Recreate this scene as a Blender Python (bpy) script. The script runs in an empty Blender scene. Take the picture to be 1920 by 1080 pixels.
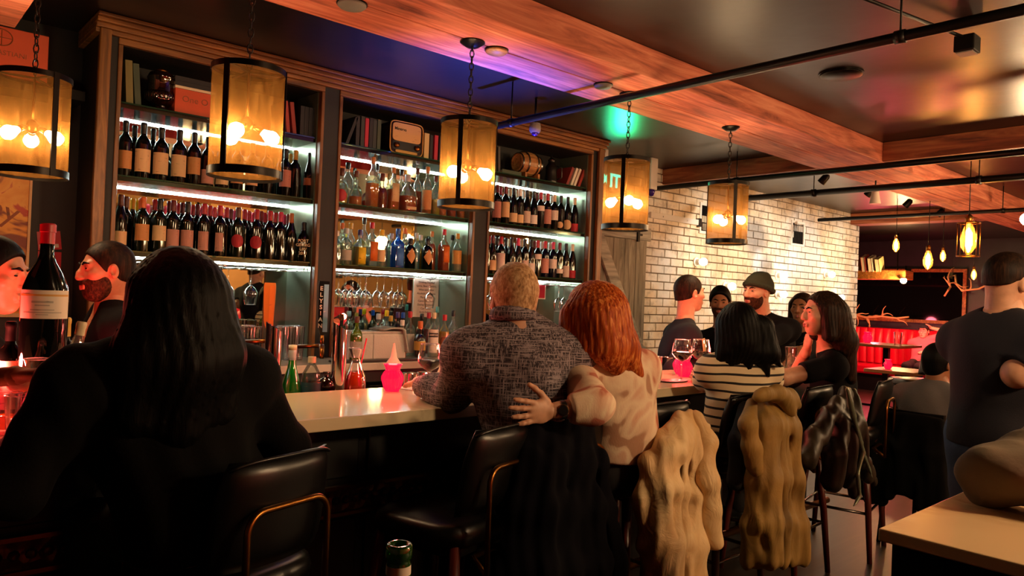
import bpy, bmesh, math, random
import numpy as np
from mathutils import Vector, Matrix, Euler
random.seed(7)
PI = math.pi
SC = bpy.context.scene
COL = SC.collection

# ------------------------------------------------------------------ camera
EYE = np.array([0.0, 0.0, 1.5])
FPX = 1390.0
def _axes():
    d1 = np.array([2513. - 960, 616. - 540, FPX]); d1 /= np.linalg.norm(d1)
    h = np.array([1, 0.04, 0.0]); n = np.cross(h, d1); n /= np.linalg.norm(n)
    if n[1] < 0: n = -n
    Z = -n
    return np.array([d1, np.cross(Z, d1), Z])
RC = _axes()
def at(u, v, x=None, y=None, z=None):
    """point of the room seen in direction (u, v), at a known depth x=, y= or z="""
    d = RC @ np.array([u - 960., v - 540., FPX])
    t = x / d[0] if x is not None else (y / d[1] if y is not None else (z - 1.5) / d[2])
    return Vector(EYE + t * d)
cam = bpy.data.cameras.new('camera'); cam_o = bpy.data.objects.new('camera', cam); COL.objects.link(cam_o)
cam.sensor_width = 36; cam.lens = FPX / 1920 * 36; cam.clip_start = 0.05; cam.clip_end = 60
rt, up, bk = RC @ np.array([1., 0, 0]), RC @ np.array([0, -1., 0]), RC @ np.array([0, 0, -1.])
cam_o.matrix_world = Matrix([[rt[i], up[i], bk[i], EYE[i]] for i in range(3)] + [[0, 0, 0, 1]])
SC.camera = cam_o

# ------------------------------------------------------------------ world, exposure
w = bpy.data.worlds.new('world'); SC.world = w; w.use_nodes = True
w.node_tree.nodes['Background'].inputs[0].default_value = (1.0, 0.55, 0.3, 1)
w.node_tree.nodes['Background'].inputs[1].default_value = 0.004
SC.view_settings.view_transform = 'Standard'; SC.view_settings.look = 'None'
SC.view_settings.gamma = 1; SC.view_settings.use_curve_mapping = False
SC.view_settings.exposure = 1.9
SC.cycles.sample_clamp_indirect = 4.0
SC.cycles.transparent_max_bounces = 24
SC.cycles.caustics_refractive = False; SC.cycles.caustics_reflective = False
K_BULB, K_LED, K_SCONCE, K_ROOM, K_RED = 62.0, 22.0, 6.5, 1.0, .8

# ------------------------------------------------------------------ materials
def lin(h):
    if not isinstance(h, str): return tuple(h)[:3]
    h = h.lstrip('#'); c = [int(h[i:i + 2], 16) / 255 for i in (0, 2, 4)]
    return tuple(x / 12.92 if x <= .04045 else ((x + .055) / 1.055) ** 2.4 for x in c)
MATS = {}
class NT:
    def __init__(s, name):
        s.m = bpy.data.materials.new(name); s.m.use_nodes = True
        s.t = s.m.node_tree; s.t.nodes.clear(); s.out = s.n('ShaderNodeOutputMaterial')
    def n(s, typ, **k):
        o = s.t.nodes.new(typ)
        for a, b in k.items(): setattr(o, a, b)
        return o
    def l(s, a, b): s.t.links.new(a, b)
    def bsdf(s, col=(.5, .5, .5), rough=.5, metal=0, **k):
        b = s.n('ShaderNodeBsdfPrincipled'); b.inputs['Base Color'].default_value = (*lin(col), 1)
        b.inputs['Roughness'].default_value = rough; b.inputs['Metallic'].default_value = metal
        for a, v in k.items(): b.inputs[a.replace('_', ' ')].default_value = v
        return b
    def coord(s, scale=(1, 1, 1), kind='Object', rot=(0, 0, 0)):
        tc = s.n('ShaderNodeTexCoord'); mp = s.n('ShaderNodeMapping')
        mp.inputs['Scale'].default_value = scale; mp.inputs['Rotation'].default_value = rot
        s.l(tc.outputs[kind], mp.inputs['Vector']); return mp.outputs[0]
    def noise(s, vec, scale=5, detail=4, rough=.55, dist=0.):
        t = s.n('ShaderNodeTexNoise'); t.inputs['Scale'].default_value = scale; t.inputs['Detail'].default_value = detail
        t.inputs['Roughness'].default_value = rough; t.inputs['Distortion'].default_value = dist
        s.l(vec, t.inputs['Vector']); return t.outputs['Fac']
    def ramp(s, fac, stops, interp='LINEAR'):
        r = s.n('ShaderNodeValToRGB'); r.color_ramp.interpolation = interp
        e = r.color_ramp.elements
        while len(e) < len(stops): e.new(.5)
        for i, (p, c) in enumerate(stops):
            e[i].position = p; e[i].color = (*lin(c), 1)
        s.l(fac, r.inputs[0]); return r.outputs[0]
    def bump(s, fac, b, strength=.3, dist=.01):
        n = s.n('ShaderNodeBump'); n.inputs['Strength'].default_value = strength; n.inputs['Distance'].default_value = dist
        s.l(fac, n.inputs['Height']); s.l(n.outputs[0], b.inputs['Normal'])
    def done(s, b):
        s.l(b.outputs[0], s.out.inputs[0]); MATS[s.m.name] = s.m; return s.m
def plain(name, col, rough=.5, metal=0, bump=0, bscale=60, var=0., vscale=6, **k):
    """principled surface with a little procedural variation of colour and relief"""
    t = NT(name); b = t.bsdf(col, rough, metal, **k); c = lin(col); v = t.coord()
    if var:
        t.l(t.ramp(t.noise(v, vscale, 5), [(.25, [x * (1 - var) for x in c]), (.75, [min(1, x * (1 + var)) for x in c])]), b.inputs['Base Color'])
    if bump: t.bump(t.noise(v, bscale, 3), b, bump, .004)
    return t.done(b)
def emit(name, col, s):
    t = NT(name); e = t.n('ShaderNodeEmission'); e.inputs[0].default_value = (*lin(col), 1); e.inputs[1].default_value = s
    return t.done(e)
def wood(name, dark, mid, light, axis='x', scale=1.0, rough=.5, bump=.25):
    t = NT(name); b = t.bsdf(mid, rough)
    st = {'x': (1.2, 14, 14), 'y': (14, 1.2, 14), 'z': (14, 14, 1.2)}[axis]
    v = t.coord(tuple(q * scale for q in st)); f = t.noise(v, 1.6, 7, .62, .9)
    t.l(t.ramp(f, [(.28, dark), (.5, mid), (.72, light)]), b.inputs['Base Color'])
    t.bump(t.noise(v, 3.2, 6, .6, .4), b, bump, .006); return t.done(b)
def marble(name, base, vein, veinw=.035, scale=1.6, rough=.12):
    t = NT(name); b = t.bsdf(base, rough); v = t.coord()
    f = t.noise(v, scale, 8, .6, 1.6)
    m = t.n('ShaderNodeMath', operation='SUBTRACT'); t.l(f, m.inputs[0]); m.inputs[1].default_value = .5
    a = t.n('ShaderNodeMath', operation='ABSOLUTE'); t.l(m.outputs[0], a.inputs[0])
    c = lin(base); c2 = [x * .9 for x in c]
    r1 = t.ramp(a.outputs[0], [(0, vein), (veinw, c2), (veinw * 3, base)])
    r2 = t.ramp(t.noise(v, scale * .8, 3), [(.52, (0, 0, 0)), (.62, (1, 1, 1))])
    mx = t.n('ShaderNodeMixRGB'); t.l(r2, mx.inputs[0]); mx.inputs[1].default_value = (*c, 1); t.l(r1, mx.inputs[2])
    t.l(mx.outputs[0], b.inputs['Base Color']); return t.done(b)
def clear(name, tint=(1, 1, 1), diff=0.0, dcol=None, gl=.04, rough=.02):
    """thin clear glass / coloured liquid: light passes tinted, edges and glints reflect"""
    t = NT(name)
    tr = t.n('ShaderNodeBsdfTransparent'); tr.inputs[0].default_value = (*lin(tint), 1)
    go = t.n('ShaderNodeBsdfGlossy'); go.inputs[0].default_value = (1, 1, 1, 1); go.inputs[1].default_value = rough
    lw = t.n('ShaderNodeLayerWeight'); lw.inputs[0].default_value = .32
    mr = t.n('ShaderNodeMapRange'); t.l(lw.outputs['Fresnel'], mr.inputs[0]); mr.inputs[3].default_value = gl; mr.inputs[4].default_value = .8
    base = tr
    if diff:
        d = t.n('ShaderNodeBsdfTranslucent'); d.inputs[0].default_value = (*lin(dcol or tint), 1)
        d2 = t.n('ShaderNodeBsdfDiffuse'); d2.inputs[0].default_value = (*lin(dcol or tint), 1)
        ma = t.n('ShaderNodeMixShader'); ma.inputs[0].default_value = .45; t.l(d.outputs[0], ma.inputs[1]); t.l(d2.outputs[0], ma.inputs[2])
        mb = t.n('ShaderNodeMixShader'); mb.inputs[0].default_value = diff; t.l(tr.outputs[0], mb.inputs[1]); t.l(ma.outputs[0], mb.inputs[2]); base = mb
    mx = t.n('ShaderNodeMixShader'); t.l(mr.outputs[0], mx.inputs[0]); t.l(base.outputs[0], mx.inputs[1]); t.l(go.outputs[0], mx.inputs[2])
    return t.done(mx)

plain('black_paint', '#070606', .45)
plain('black_metal', '#15120f', .4, .6)
plain('dark_steel', '#1c1815', .35, .9)
plain('chrome', '#d8d4cf', .08, 1)
plain('steel', '#8f8d88', .25, 1)
plain('brass', '#8a5a28', .3, 1)
plain('mirror', '#b9bfae', .015, 1)
plain('shelf_steel', '#41463c', .09, .95)
plain('niche_panel', '#6f7a68', .3, .6, var=.15)
plain('white_plastic', '#d9d2c6', .45)
plain('grey_plastic', '#7d7770', .5)
plain('black_plastic', '#0b0b0c', .35)
plain('dark_wall', '#0d0a08', .6, var=.2)
plain('tan_wall', '#b07a45', .7, var=.1)
plain('far_wall', '#2b2a30', .5, var=.2)
wood('trim_wood', '#3a200a', '#754a1e', '#a06c32', 'z', 1.2, .4, .2)
wood('trim_wood_x', '#3a200a', '#7a4e22', '#a87238', 'x', 1.2, .4, .2)
wood('beam_wood', '#6a2c1c', '#c46a4c', '#e89c78', 'x', .75, .6, .35)
wood('beam_wood_y', '#4a2012', '#8e4a2c', '#b87448', 'y', .75, .6, .35)
wood('grey_barn_wood', '#4b463d', '#8a8475', '#b3ad9c', 'z', .9, .75, .4)
wood('grey_barn_brace', '#77756c', '#a9a79b', '#cfcdbf', 'x', .9, .75, .4)
wood('floor_wood', '#120c08', '#221812', '#33251b', 'x', .5, .42, .15)
wood('dark_leg_wood', '#2a0c08', '#4a1710', '#642418', 'z', 1.5, .35, .1)
wood('shelf_wood', '#5a3214', '#9a6028', '#c98a45', 'x', 1, .5, .2)
wood('oak', '#6e4826', '#a87a48', '#c79a62', 'x', 1.5, .45, .15)
marble('bar_marble', '#e3d0ad', '#6b4a26', .03, 1.3, .1)
marble('table_marble', '#e8c998', '#a8783c', .05, 1.2, .2)
marble('counter_marble', '#cfcabb', '#8a8578', .04, 2.0, .2)
t = NT('ceiling_paint'); b = t.bsdf('#130e0c', .34); v = t.coord()
t.bump(t.noise(v, 3, 3), b, .12, .02); t.done(b)
t = NT('leather_red'); b = t.bsdf('#c4102c', .35); t.bump(t.noise(t.coord(), 40, 3), b, .2, .003); t.done(b)
t = NT('leather_black'); b = t.bsdf('#060505', .34); t.bump(t.noise(t.coord(), 120, 3), b, .12, .001); t.done(b)

# ------------------------------------------------------------------ mesh helpers
class MB:
    def __init__(s): s.v = []; s.f = []
    def add(s, vs, fs):
        o = len(s.v); s.v += [tuple(p) for p in vs]; s.f += [tuple(i + o for i in q) for q in fs]; return s
    def box(s, c, d, rot=None):
        x, y, z = d[0] / 2, d[1] / 2, d[2] / 2
        vs = [Vector((a * x, b * y, e * z)) for a in (-1, 1) for b in (-1, 1) for e in (-1, 1)]
        if rot is not None:
            R = Euler(rot).to_matrix() if not isinstance(rot, Matrix) else rot; vs = [R @ p for p in vs]
        return s.add([p + Vector(c) for p in vs], [(0, 1, 3, 2), (4, 6, 7, 5), (0, 4, 5, 1), (2, 3, 7, 6), (0, 2, 6, 4), (1, 5, 7, 3)])
    def bbox(s, x0, x1, y0, y1, z0, z1):
        return s.box(((x0 + x1) / 2, (y0 + y1) / 2, (z0 + z1) / 2), (abs(x1 - x0), abs(y1 - y0), abs(z1 - z0)))
    def lathe(s, prof, n=20, c=(0, 0, 0), M=None, cap=True):
        vs = []; c = Vector(c)
        for r, z in prof:
            for k in range(n):
                a = 2 * PI * k / n; p = Vector((r * math.cos(a), r * math.sin(a), z)); vs.append((M @ p if M is not None else p) + c)
        m = len(prof); fs = [(i * n + k, i * n + (k + 1) % n, (i + 1) * n + (k + 1) % n, (i + 1) * n + k) for i in range(m - 1) for k in range(n)]
        if cap: fs += [tuple(range(n - 1, -1, -1)), tuple((m - 1) * n + k for k in range(n))]
        return s.add(vs, fs)
    def tube(s, pts, r, n=8, closed=False):
        pts = [Vector(p) for p in pts]; m = len(pts); rs = r if isinstance(r, (list, tuple)) else [r] * m
        up = None; vs = []
        for i, p in enumerate(pts):
            if closed: t = pts[(i + 1) % m] - pts[i - 1]
            else: t = pts[min(i + 1, m - 1)] - pts[max(i - 1, 0)]
            t.normalize()
            if up is None:
                up = Vector((0, 0, 1)) if abs(t.z) < .9 else Vector((1, 0, 0))
            a = t.cross(up)
            if a.length < 1e-5: a = t.cross(Vector((.3, .8, .1)))
            a.normalize(); b2 = a.cross(t); up = b2
            for k in range(n):
                q = 2 * PI * k / n; vs.append(p + (a * math.cos(q) + b2 * math.sin(q)) * rs[i])
        e = m if closed else m - 1
        fs = [(i * n + k, i * n + (k + 1) % n, ((i + 1) % m) * n + (k + 1) % n, ((i + 1) % m) * n + k) for i in range(e) for k in range(n)]
        if not closed: fs += [tuple(range(n - 1, -1, -1)), tuple((m - 1) * n + k for k in range(n))]
        return s.add(vs, fs)
    def loft(s, rings, cap=True, closed=True):
        n = len(rings[0]); m = len(rings); vs = [p for r in rings for p in r]
        kk = n if closed else n - 1
        fs = [(i * n + k, i * n + (k + 1) % n, (i + 1) * n + (k + 1) % n, (i + 1) * n + k) for i in range(m - 1) for k in range(kk)]
        if cap and closed: fs += [tuple(range(n - 1, -1, -1)), tuple((m - 1) * n + k for k in range(n))]
        return s.add(vs, fs)
    def prism(s, outline, a, b2):
        """outline of (p, q) pairs placed by function a(p,q), extruded by vector b2"""
        n = len(outline); o1 = [Vector(a(p, q)) for p, q in outline]; o2 = [p + Vector(b2) for p in o1]
        return s.add(o1 + o2, [tuple(range(n - 1, -1, -1)), tuple(range(n, 2 * n))] + [(i, (i + 1) % n, n + (i + 1) % n, n + i) for i in range(n)])
    def build(s, name, mat, parent=None, smooth=False, loc=None, rot=None, bevel=0):
        me = bpy.data.meshes.new(name); me.from_pydata(s.v, [], s.f); me.validate()
        bm = bmesh.new(); bm.from_mesh(me); bmesh.ops.recalc_face_normals(bm, faces=bm.faces)
        if bevel: bmesh.ops.bevel(bm, geom=list(bm.edges), offset=bevel, segments=2, affect='EDGES', profile=.5)
        bm.to_mesh(me); bm.free()
        return link(name, me, mat, parent, smooth, loc, rot)
def link(name, me, mat, parent=None, smooth=False, loc=None, rot=None):
    o = bpy.data.objects.new(name, me); COL.objects.link(o)
    if mat is not None and not me.materials: me.materials.append(MATS[mat] if isinstance(mat, str) else mat)
    if smooth:
        me.polygons.foreach_set('use_smooth', [True] * len(me.polygons))
        if smooth == 'auto':
            try: me.set_sharp_from_angle(angle=math.radians(42))
            except Exception: pass
    if parent: o.parent = parent
    if loc is not None: o.location = loc
    if rot is not None: o.rotation_euler = rot
    return o
LABELS = {}
def tag(o, label, cat, group=None):
    o['label'] = label; o['category'] = cat
    if group: o['group'] = group
    if label in LABELS and not group: print('DUPLICATE LABEL', label)
    LABELS[label] = 1
    return o
def thing(name, label, cat, loc=(0, 0, 0), rotz=0., group=None):
    o = bpy.data.objects.new(name, None); COL.objects.link(o); o.empty_display_size = .1
    o.location = loc; o.rotation_euler = (0, 0, rotz); return tag(o, label, cat, group)
def struct(o): o['kind'] = 'structure'; return o
def dup(root, loc, rotz, label, group=None, scale=None):
    r = root.copy(); COL.objects.link(r); r.location = loc; r.rotation_euler = (0, 0, rotz)
    if scale: r.scale = scale
    tag(r, label, root['category'], group or root.get('group'))
    for ch in root.children:
        c = ch.copy(); COL.objects.link(c); c.parent = r
        for g in ch.children:
            d = g.copy(); COL.objects.link(d); d.parent = c
    return r
def text(name, s, size, mat, parent=None, loc=(0, 0, 0), rot=(PI / 2, 0, 0), align='CENTER', depth=.0006, space=1.0, line=1.0, bold=0.):
    cu = bpy.data.curves.new(name, 'FONT'); cu.body = s; cu.size = size; cu.align_x = align; cu.align_y = 'CENTER'
    cu.extrude = depth; cu.space_character = space; cu.space_line = line; cu.resolution_u = 3; cu.offset = bold
    tmp = bpy.data.objects.new('tmp_text', cu); COL.objects.link(tmp)
    dg = bpy.context.evaluated_depsgraph_get(); me = bpy.data.meshes.new_from_object(tmp.evaluated_get(dg))
    bpy.data.objects.remove(tmp); me.materials.clear()
    return link(name, me, mat, parent, False, loc, rot)
def lamp(name, kind, loc, energy, col, size=.05, target=None, angle=60, blend=.6, parent=None):
    d = bpy.data.lights.new(name, kind); d.energy = energy; d.color = lin(col)
    if kind in ('POINT', 'SPOT'): d.shadow_soft_size = size
    if kind == 'SPOT': d.spot_size = math.radians(angle); d.spot_blend = blend
    o = bpy.data.objects.new(name, d); COL.objects.link(o); o.location = loc
    if target is not None: o.rotation_euler = (Vector(target) - Vector(loc)).to_track_quat('-Z', 'Y').to_euler()
    if parent: o.parent = parent
    return o
def ball(r, n=12, m=8, sx=1, sy=1, sz=1):
    return [(max(1e-4, r * math.sin(PI * i / m)), -r * sz * math.cos(PI * i / m)) for i in range(m + 1)]
# ------------------------------------------------------------------ the room
CEIL, YB, BEAM = 2.86, 4.7, 2.70
X0, X1, YF, YS = -1.6, 15.2, -3.4, 8.2
fl = struct(MB().bbox(X0, X1, YF, YS, -.1, 0).build('floor', 'floor_wood'))
ce = struct(MB().bbox(X0, X1, YF, YS, CEIL, CEIL + .12).build('ceiling', 'ceiling_paint'))
struct(MB().bbox(X0 - .1, X0, YF, YS, 0, CEIL).build('wall_left', 'dark_wall'))
struct(MB().bbox(X1, X1 + .1, YF, YS, 0, CEIL).build('wall_far', 'far_wall'))
struct(MB().bbox(X0, X1, YF - .1, YF, 0, CEIL).build('wall_front', 'tan_wall'))
struct(MB().bbox(10.9, X1, YS, YS + .1, 0, CEIL).build('wall_alcove', 'far_wall'))
struct(MB().bbox(10.78, 10.9, YB + .14, YS, 0, CEIL).build('wall_return', 'dark_wall'))
# back wall: mortar body, bricks stand proud of it
t = NT('mortar'); b = t.bsdf('#857a6b', .85); t.bump(t.noise(t.coord(), 60, 4), b, .4, .004); t.done(b)
t = NT('brick_paint'); b = t.bsdf('#d8d0c0', .7)
g = t.n('ShaderNodeNewGeometry'); mp = t.n('ShaderNodeMapping'); t.l(g.outputs['Position'], mp.inputs['Vector'])
pos = mp.outputs[0]
n1 = t.noise(pos, 1.1, 5, .6, .4); n2 = t.noise(pos, 9, 5, .65)
base = t.ramp(n1, [(.30, '#b59874'), (.45, '#dcc9a8'), (.6, '#e6e2d6'), (.75, '#cdd3d2')])
worn = t.ramp(n2, [(.32, (.30, .27, .22)), (.5, (1, 1, 1)), (1, (1, 1, 1))])
mx = t.n('ShaderNodeMixRGB', blend_type='MULTIPLY'); mx.inputs[0].default_value = .55; t.l(base, mx.inputs[1]); t.l(worn, mx.inputs[2])
# washed-out grey mural painted on the bricks
def blob(cx, cz, rx, rz, rot):
    m2 = t.n('ShaderNodeMapping'); m2.vector_type = 'TEXTURE'
    m2.inputs['Location'].default_value = (cx, 4.6, cz); m2.inputs['Rotation'].default_value = (0, rot, 0); m2.inputs['Scale'].default_value = (rx, 9, rz)
    t.l(g.outputs['Position'], m2.inputs['Vector'])
    ad = t.n('ShaderNodeVectorMath', operation='LENGTH'); t.l(m2.outputs[0], ad.inputs[0])
    wv = t.n('ShaderNodeMath', operation='ADD'); t.l(ad.outputs['Value'], wv.inputs[0])
    nn = t.n('ShaderNodeMath', operation='MULTIPLY'); t.l(t.noise(pos, 4, 4), nn.inputs[0]); nn.inputs[1].default_value = .55; t.l(nn.outputs[0], wv.inputs[1])
    return t.ramp(wv.outputs[0], [(.62, (1, 1, 1)), (1., (0, 0, 0))])
cur = mx.outputs[0]
for (cx, cz, rx, rz, ro, colr, st) in [(8.05, 2.30, .5, .42, .5, '#6d7074', .75), (7.75, 2.55, .35, .25, .2, '#7f858a', .6), (8.15, 2.02, .22, .26, .3, '#d5dade', .8),
                                      (8.35, 1.95, .3, .3, 0, '#72777b', .6), (9.3, 2.2, .8, .9, 0, '#cfd8dc', .5), (6.3, 1.7, .25, .5, 0, '#d4d6d0', .6)]:
    mm = t.n('ShaderNodeMixRGB'); mm.inputs[2].default_value = (*lin(colr), 1)
    ml = t.n('ShaderNodeMath', operation='MULTIPLY'); ml.inputs[1].default_value = st; t.l(blob(cx, cz, rx, rz, ro), ml.inputs[0])
    t.l(ml.outputs[0], mm.inputs[0]); t.l(cur, mm.inputs[1]); cur = mm.outputs[0]
t.l(cur, b.inputs['Base Color']); t.bump(t.noise(pos, 25, 5), b, .45, .006); t.done(b)
wb = struct(MB().bbox(X0, 10.9, YB, YB + .14, 0, CEIL).build('wall_back', 'mortar'))
BW, BH, JN = .215, .085, .011
bm_ = MB().box((0, 0, 0), (BW - JN, .03, BH - JN)); brick_me = bm_.build('brick', 'brick_paint', wb, bevel=.004)
half_me = MB().box((0, 0, 0), (BW / 2 - JN, .03, BH - JN)).build('brick', 'brick_paint', wb, bevel=.004)
cells = []
row = 0; z = BH / 2
while z < CEIL - .01:
    x = 5.0 + (BW / 2 if row % 2 else 0)
    while x < 10.86:
        cells.append((x, z)); x += BW
    z += BH; row += 1
def score(c):
    vis = (c[1] > .95) * 10 + (c[0] > 5.95) * 5
    return -(vis - c[0] * .4)
cells.sort(key=score)
rest = MB(); used = 0
for i, (x, z) in enumerate(cells):
    jy = YB - .004 + random.uniform(-.004, .004)
    if i < 298:
        o = brick_me if i == 0 else brick_me.copy()
        if i: COL.objects.link(o); o.parent = wb
        o.location = (x, jy, z)
        o.rotation_euler = (random.uniform(-.01, .01), random.uniform(-.006, .006), random.uniform(-.008, .008))
    else: rest.box((x, jy, z), (BW - JN, .03, BH - JN))
half_me.location = (10.86 - .05, YB - .004, 1.9 + .0)
r = rest.build('brick_field', 'brick_paint', wb); r['kind'] = 'stuff'
# return edge of the brick wall (end of the wall, toothed bricks)
edge = MB()
for k in range(33):
    edge.box((10.91, YB + .07, k * BH + BH / 2), (.03 + (.012 if k % 2 else 0), .15, BH - JN))
e_ = edge.build('corner_bricks', 'brick_paint', wb); e_['kind'] = 'stuff'
bpy.data.objects.remove(half_me)
# ceiling beams
def beam(x0, x1, y0, y1, z0, z1, mat, name='beam'):
    return MB().bbox(x0, x1, y0, y1, z0, z1).build(name, mat, ce, bevel=.006)
beam(X0, X1, 2.50, 2.775, BEAM, CEIL, 'beam_wood', 'beam_plank')
beam(X0, X1, 2.781, 3.05, BEAM, CEIL, 'beam_wood', 'beam_plank')
beam(6.2, 6.48, 3.05, YB, BEAM + .002, CEIL, 'beam_wood_y', 'cross_beam')
beam(6.2, 6.48, YF, 2.50, BEAM + .002, CEIL, 'beam_wood_y', 'cross_beam')
beam(10.6, 10.88, 3.05, YB - .02, BEAM + .002, CEIL, 'beam_wood_y', 'cross_beam')
beam(10.6, 10.88, YF, 2.50, BEAM + .002, CEIL, 'beam_wood_y', 'cross_beam')
beam(X0, .52, 3.06, 4.03, 2.62, CEIL, 'beam_wood', 'soffit_board')
# sprinkler pipes
def pipe(x, y0, y1, z, r, label, hangers=()):
    p = thing('ceiling_pipe', label, 'pipe', (x, y0, z))
    MB().tube([(0, 0, 0), (0, y1 - y0, 0)], r, 10).build('tube', 'black_metal', p, True)
    for h in hangers:
        MB().tube([(0, h - y0, 0), (0, h - y0, CEIL - z)], .005, 6).lathe([(r * 1.25, -.02), (r * 1.25, .02)], 12, (0, h - y0, 0), Matrix.Rotation(PI / 2, 3, 'X')).build('hanger', 'black_metal', p, True)
    return p
pipe(3.11, -1.5, 3.85, 2.6, .022, 'long black sprinkler pipe crossing nearest under the wooden beam', (3.55, 1.2))
pipe(5.84, -1.5, 4.62, 2.6, .024, 'black pipe running just in front of the wooden cross beam', (1.0, 3.6))
pipe(6.88, -1.5, 4.15, 2.6, .03, 'thick black pipe behind the cross beam, in front of the vents', (2.0, 3.4))
pipe(9.05, -1.5, 4.4, 2.6, .022, 'thin black pipe farthest along the ceiling by the brick corner', (2.4,))
# round discs, speaker, track light on ceiling and beam
def disc(u, v, z, r, label, mat='grey_plastic', name='ceiling_disc', cat='ceiling light'):
    p = at(u, v, z=z); o = thing(name, label, cat, (p.x, p.y, z))
    MB().lathe([(r, -.001), (r, -.012), (r * .85, -.02), (.001, -.022)], 28).build('plate', mat, o, 'auto')
    MB().lathe([(r * 1.08, 0), (r * 1.08, -.006), (r, -.006)], 28, cap=False).build('rim', 'dark_steel', o, 'auto')
disc(660, 6, BEAM, .06, 'round pale recessed disc on the beam nearest the camera')
disc(931, 93, BEAM, .055, 'round tan recessed disc on the beam beside a lamp canopy', 'oak')
disc(1131, 158, BEAM, .05, 'round grey recessed disc on the beam, third from the camera')
disc(1577, 138, CEIL, .115, 'large round dark ceiling speaker above the seated guests', 'dark_steel', 'ceiling_speaker', 'speaker')
tp = at(1813, 92, z=2.78)
o = thing('track_light', 'small black box track light on a rod below the dark ceiling', 'track light', (tp.x, tp.y, CEIL))
MB().tube([(0, 0, -.03), (-1.3, .25, -.03)], .009, 8).build('rod', 'black_metal', o, True)
MB().bbox(-.05, .05, -.045, .045, -.1, -.02).build('housing', 'black_metal', o, bevel=.006)
MB().bbox(-.04, .04, -.035, .035, -.105, -.1).build('lens', 'grey_plastic', o)
# sprinkler heads / dome camera
p = at(1003, 245, y=3.72); o = thing('dome_camera', 'small round dome camera with a purple glint by the cabinet crown', 'camera', (p.x, p.y, CEIL))
zz = p.z - CEIL
MB().tube([(0, 0, 0), (0, 0, zz + .05)], .008, 8).build('stem', 'black_metal', o, True)
MB().lathe([(.035, zz + .05), (.04, zz + .03), (.04, zz), (.03, zz - .015)], 20).build('housing', 'grey_plastic', o, 'auto')
MB().lathe([(.024, zz - .012), (.02, zz - .03), (.001, zz - .04)], 16).build('lens', plain('purple_glint_lens', '#3a1f7a', .05), o, True)  # the purple glint is put into the lens colour
p = at(1222, 342, y=4.4); o = thing('dome_camera', 'small dark dome camera on a white box beside the brick wall', 'camera', (p.x, p.y, CEIL))
MB().bbox(-.05, .05, -.03, .05, -.3, 0).build('junction_box', 'white_plastic', o, bevel=.006)
MB().lathe([(.03, -.3), (.035, -.32), (.02, -.36), (.001, -.365)], 16).build('lens', 'purple_glint_lens', o, True)
p = at(1641, 370, y=2.9); o = thing('spot_lamp', 'small white and black spot lamp hanging by the far pipe', 'spot lamp', (p.x, p.y, CEIL))
MB().tube([(0, 0, 0), (0, 0, p.z - CEIL)], .008, 8).build('stem', 'black_metal', o, True)
MB().lathe([(.03, .06), (.035, .02), (.05, -.06), (.04, -.06)], 16, (0, 0, p.z - CEIL)).build('head', 'white_plastic', o, 'auto')
# ------------------------------------------------------------------ barn door (sliding)
d1 = thing('door_1', 'weathered grey plank sliding barn door with diagonal brace', 'door', (5.05, 4.6, .02)); struct(d1)
for k in range(5):
    MB().bbox(k * .168, k * .168 + .162, 0, .035, 0, 2.07 + random.uniform(-.003, .003)).build('plank', 'grey_barn_wood', d1, bevel=.004)
MB().bbox(-.02, .86, -.03, 0, 2.07, 2.2).build('rail', 'grey_barn_brace', d1, bevel=.004)
MB().box((.40, -.022, 1.55), (1.35, .03, .13), (0, math.radians(58), 0)).build('brace', 'grey_barn_brace', d1, bevel=.004)
MB().bbox(0, .84, -.03, 0, .9, 1.03).build('rail', 'grey_barn_brace', d1, bevel=.004)
MB().bbox(.63, .66, -.05, -.03, 2.05, 2.26).bbox(.66, .70, -.05, -.03, 2.11, 2.13).build('hanger_strap', 'black_metal', d1)
struct(MB().bbox(4.84, 5.03, YB - .06, YB, 0, CEIL).build('trim_1', 'dark_wall'))
struct(MB().bbox(X0, .93, YB - .008, YB, 0, CEIL).build('trim_2', 'dark_wall'))
# conduit and vents on the brick wall
o = thing('wall_conduit', 'white painted conduit rail on the brick wall', 'conduit', (6.0, YB - .05, 2.37))
MB().bbox(0, .83, 0, .035, -.03, .03).build('channel', 'white_plastic', o, bevel=.004)
for k in (.2, .62): MB().lathe([(.008, 0), (.008, -.006)], 10, (k, 0, 0), Matrix.Rotation(PI / 2, 3, 'X')).build('screw', 'dark_steel', o, True)
MB().bbox(.83, .87, -.01, .04, -.045, .045).build('end_box', 'black_plastic', o)
for (x0, x1, z0, z1, lb) in [(6.88, 7.16, 2.26, 2.6, 'white framed wall vent with dark slats nearer the barn door'), (8.9, 9.25, 2.28, 2.6, 'white framed wall vent with dark slats nearer the brick corner')]:
    o = thing('wall_vent', lb, 'vent', ((x0 + x1) / 2, YB - .03, z0)); W = x1 - x0; Hh = z1 - z0
    MB().bbox(-W / 2, W / 2, 0, .02, 0, .03).bbox(-W / 2, W / 2, 0, .02, Hh - .03, Hh).bbox(-W / 2, -W / 2 + .03, 0, .02, .03, Hh - .03).bbox(W / 2 - .03, W / 2, 0, .02, .03, Hh - .03).build('frame', 'white_plastic', o)
    MB().bbox(-W / 2 + .03, W / 2 - .03, .012, .016, .03, Hh - .03).build('backing', 'black_plastic', o)
    for k in range(9):
        q = -W / 2 + .045 + k * (W - .09) / 8
        MB().box((q, .006, Hh / 2), (.012, .004, Hh - .06), (0, 0, .6)).build('slat', 'dark_steel', o)
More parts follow.
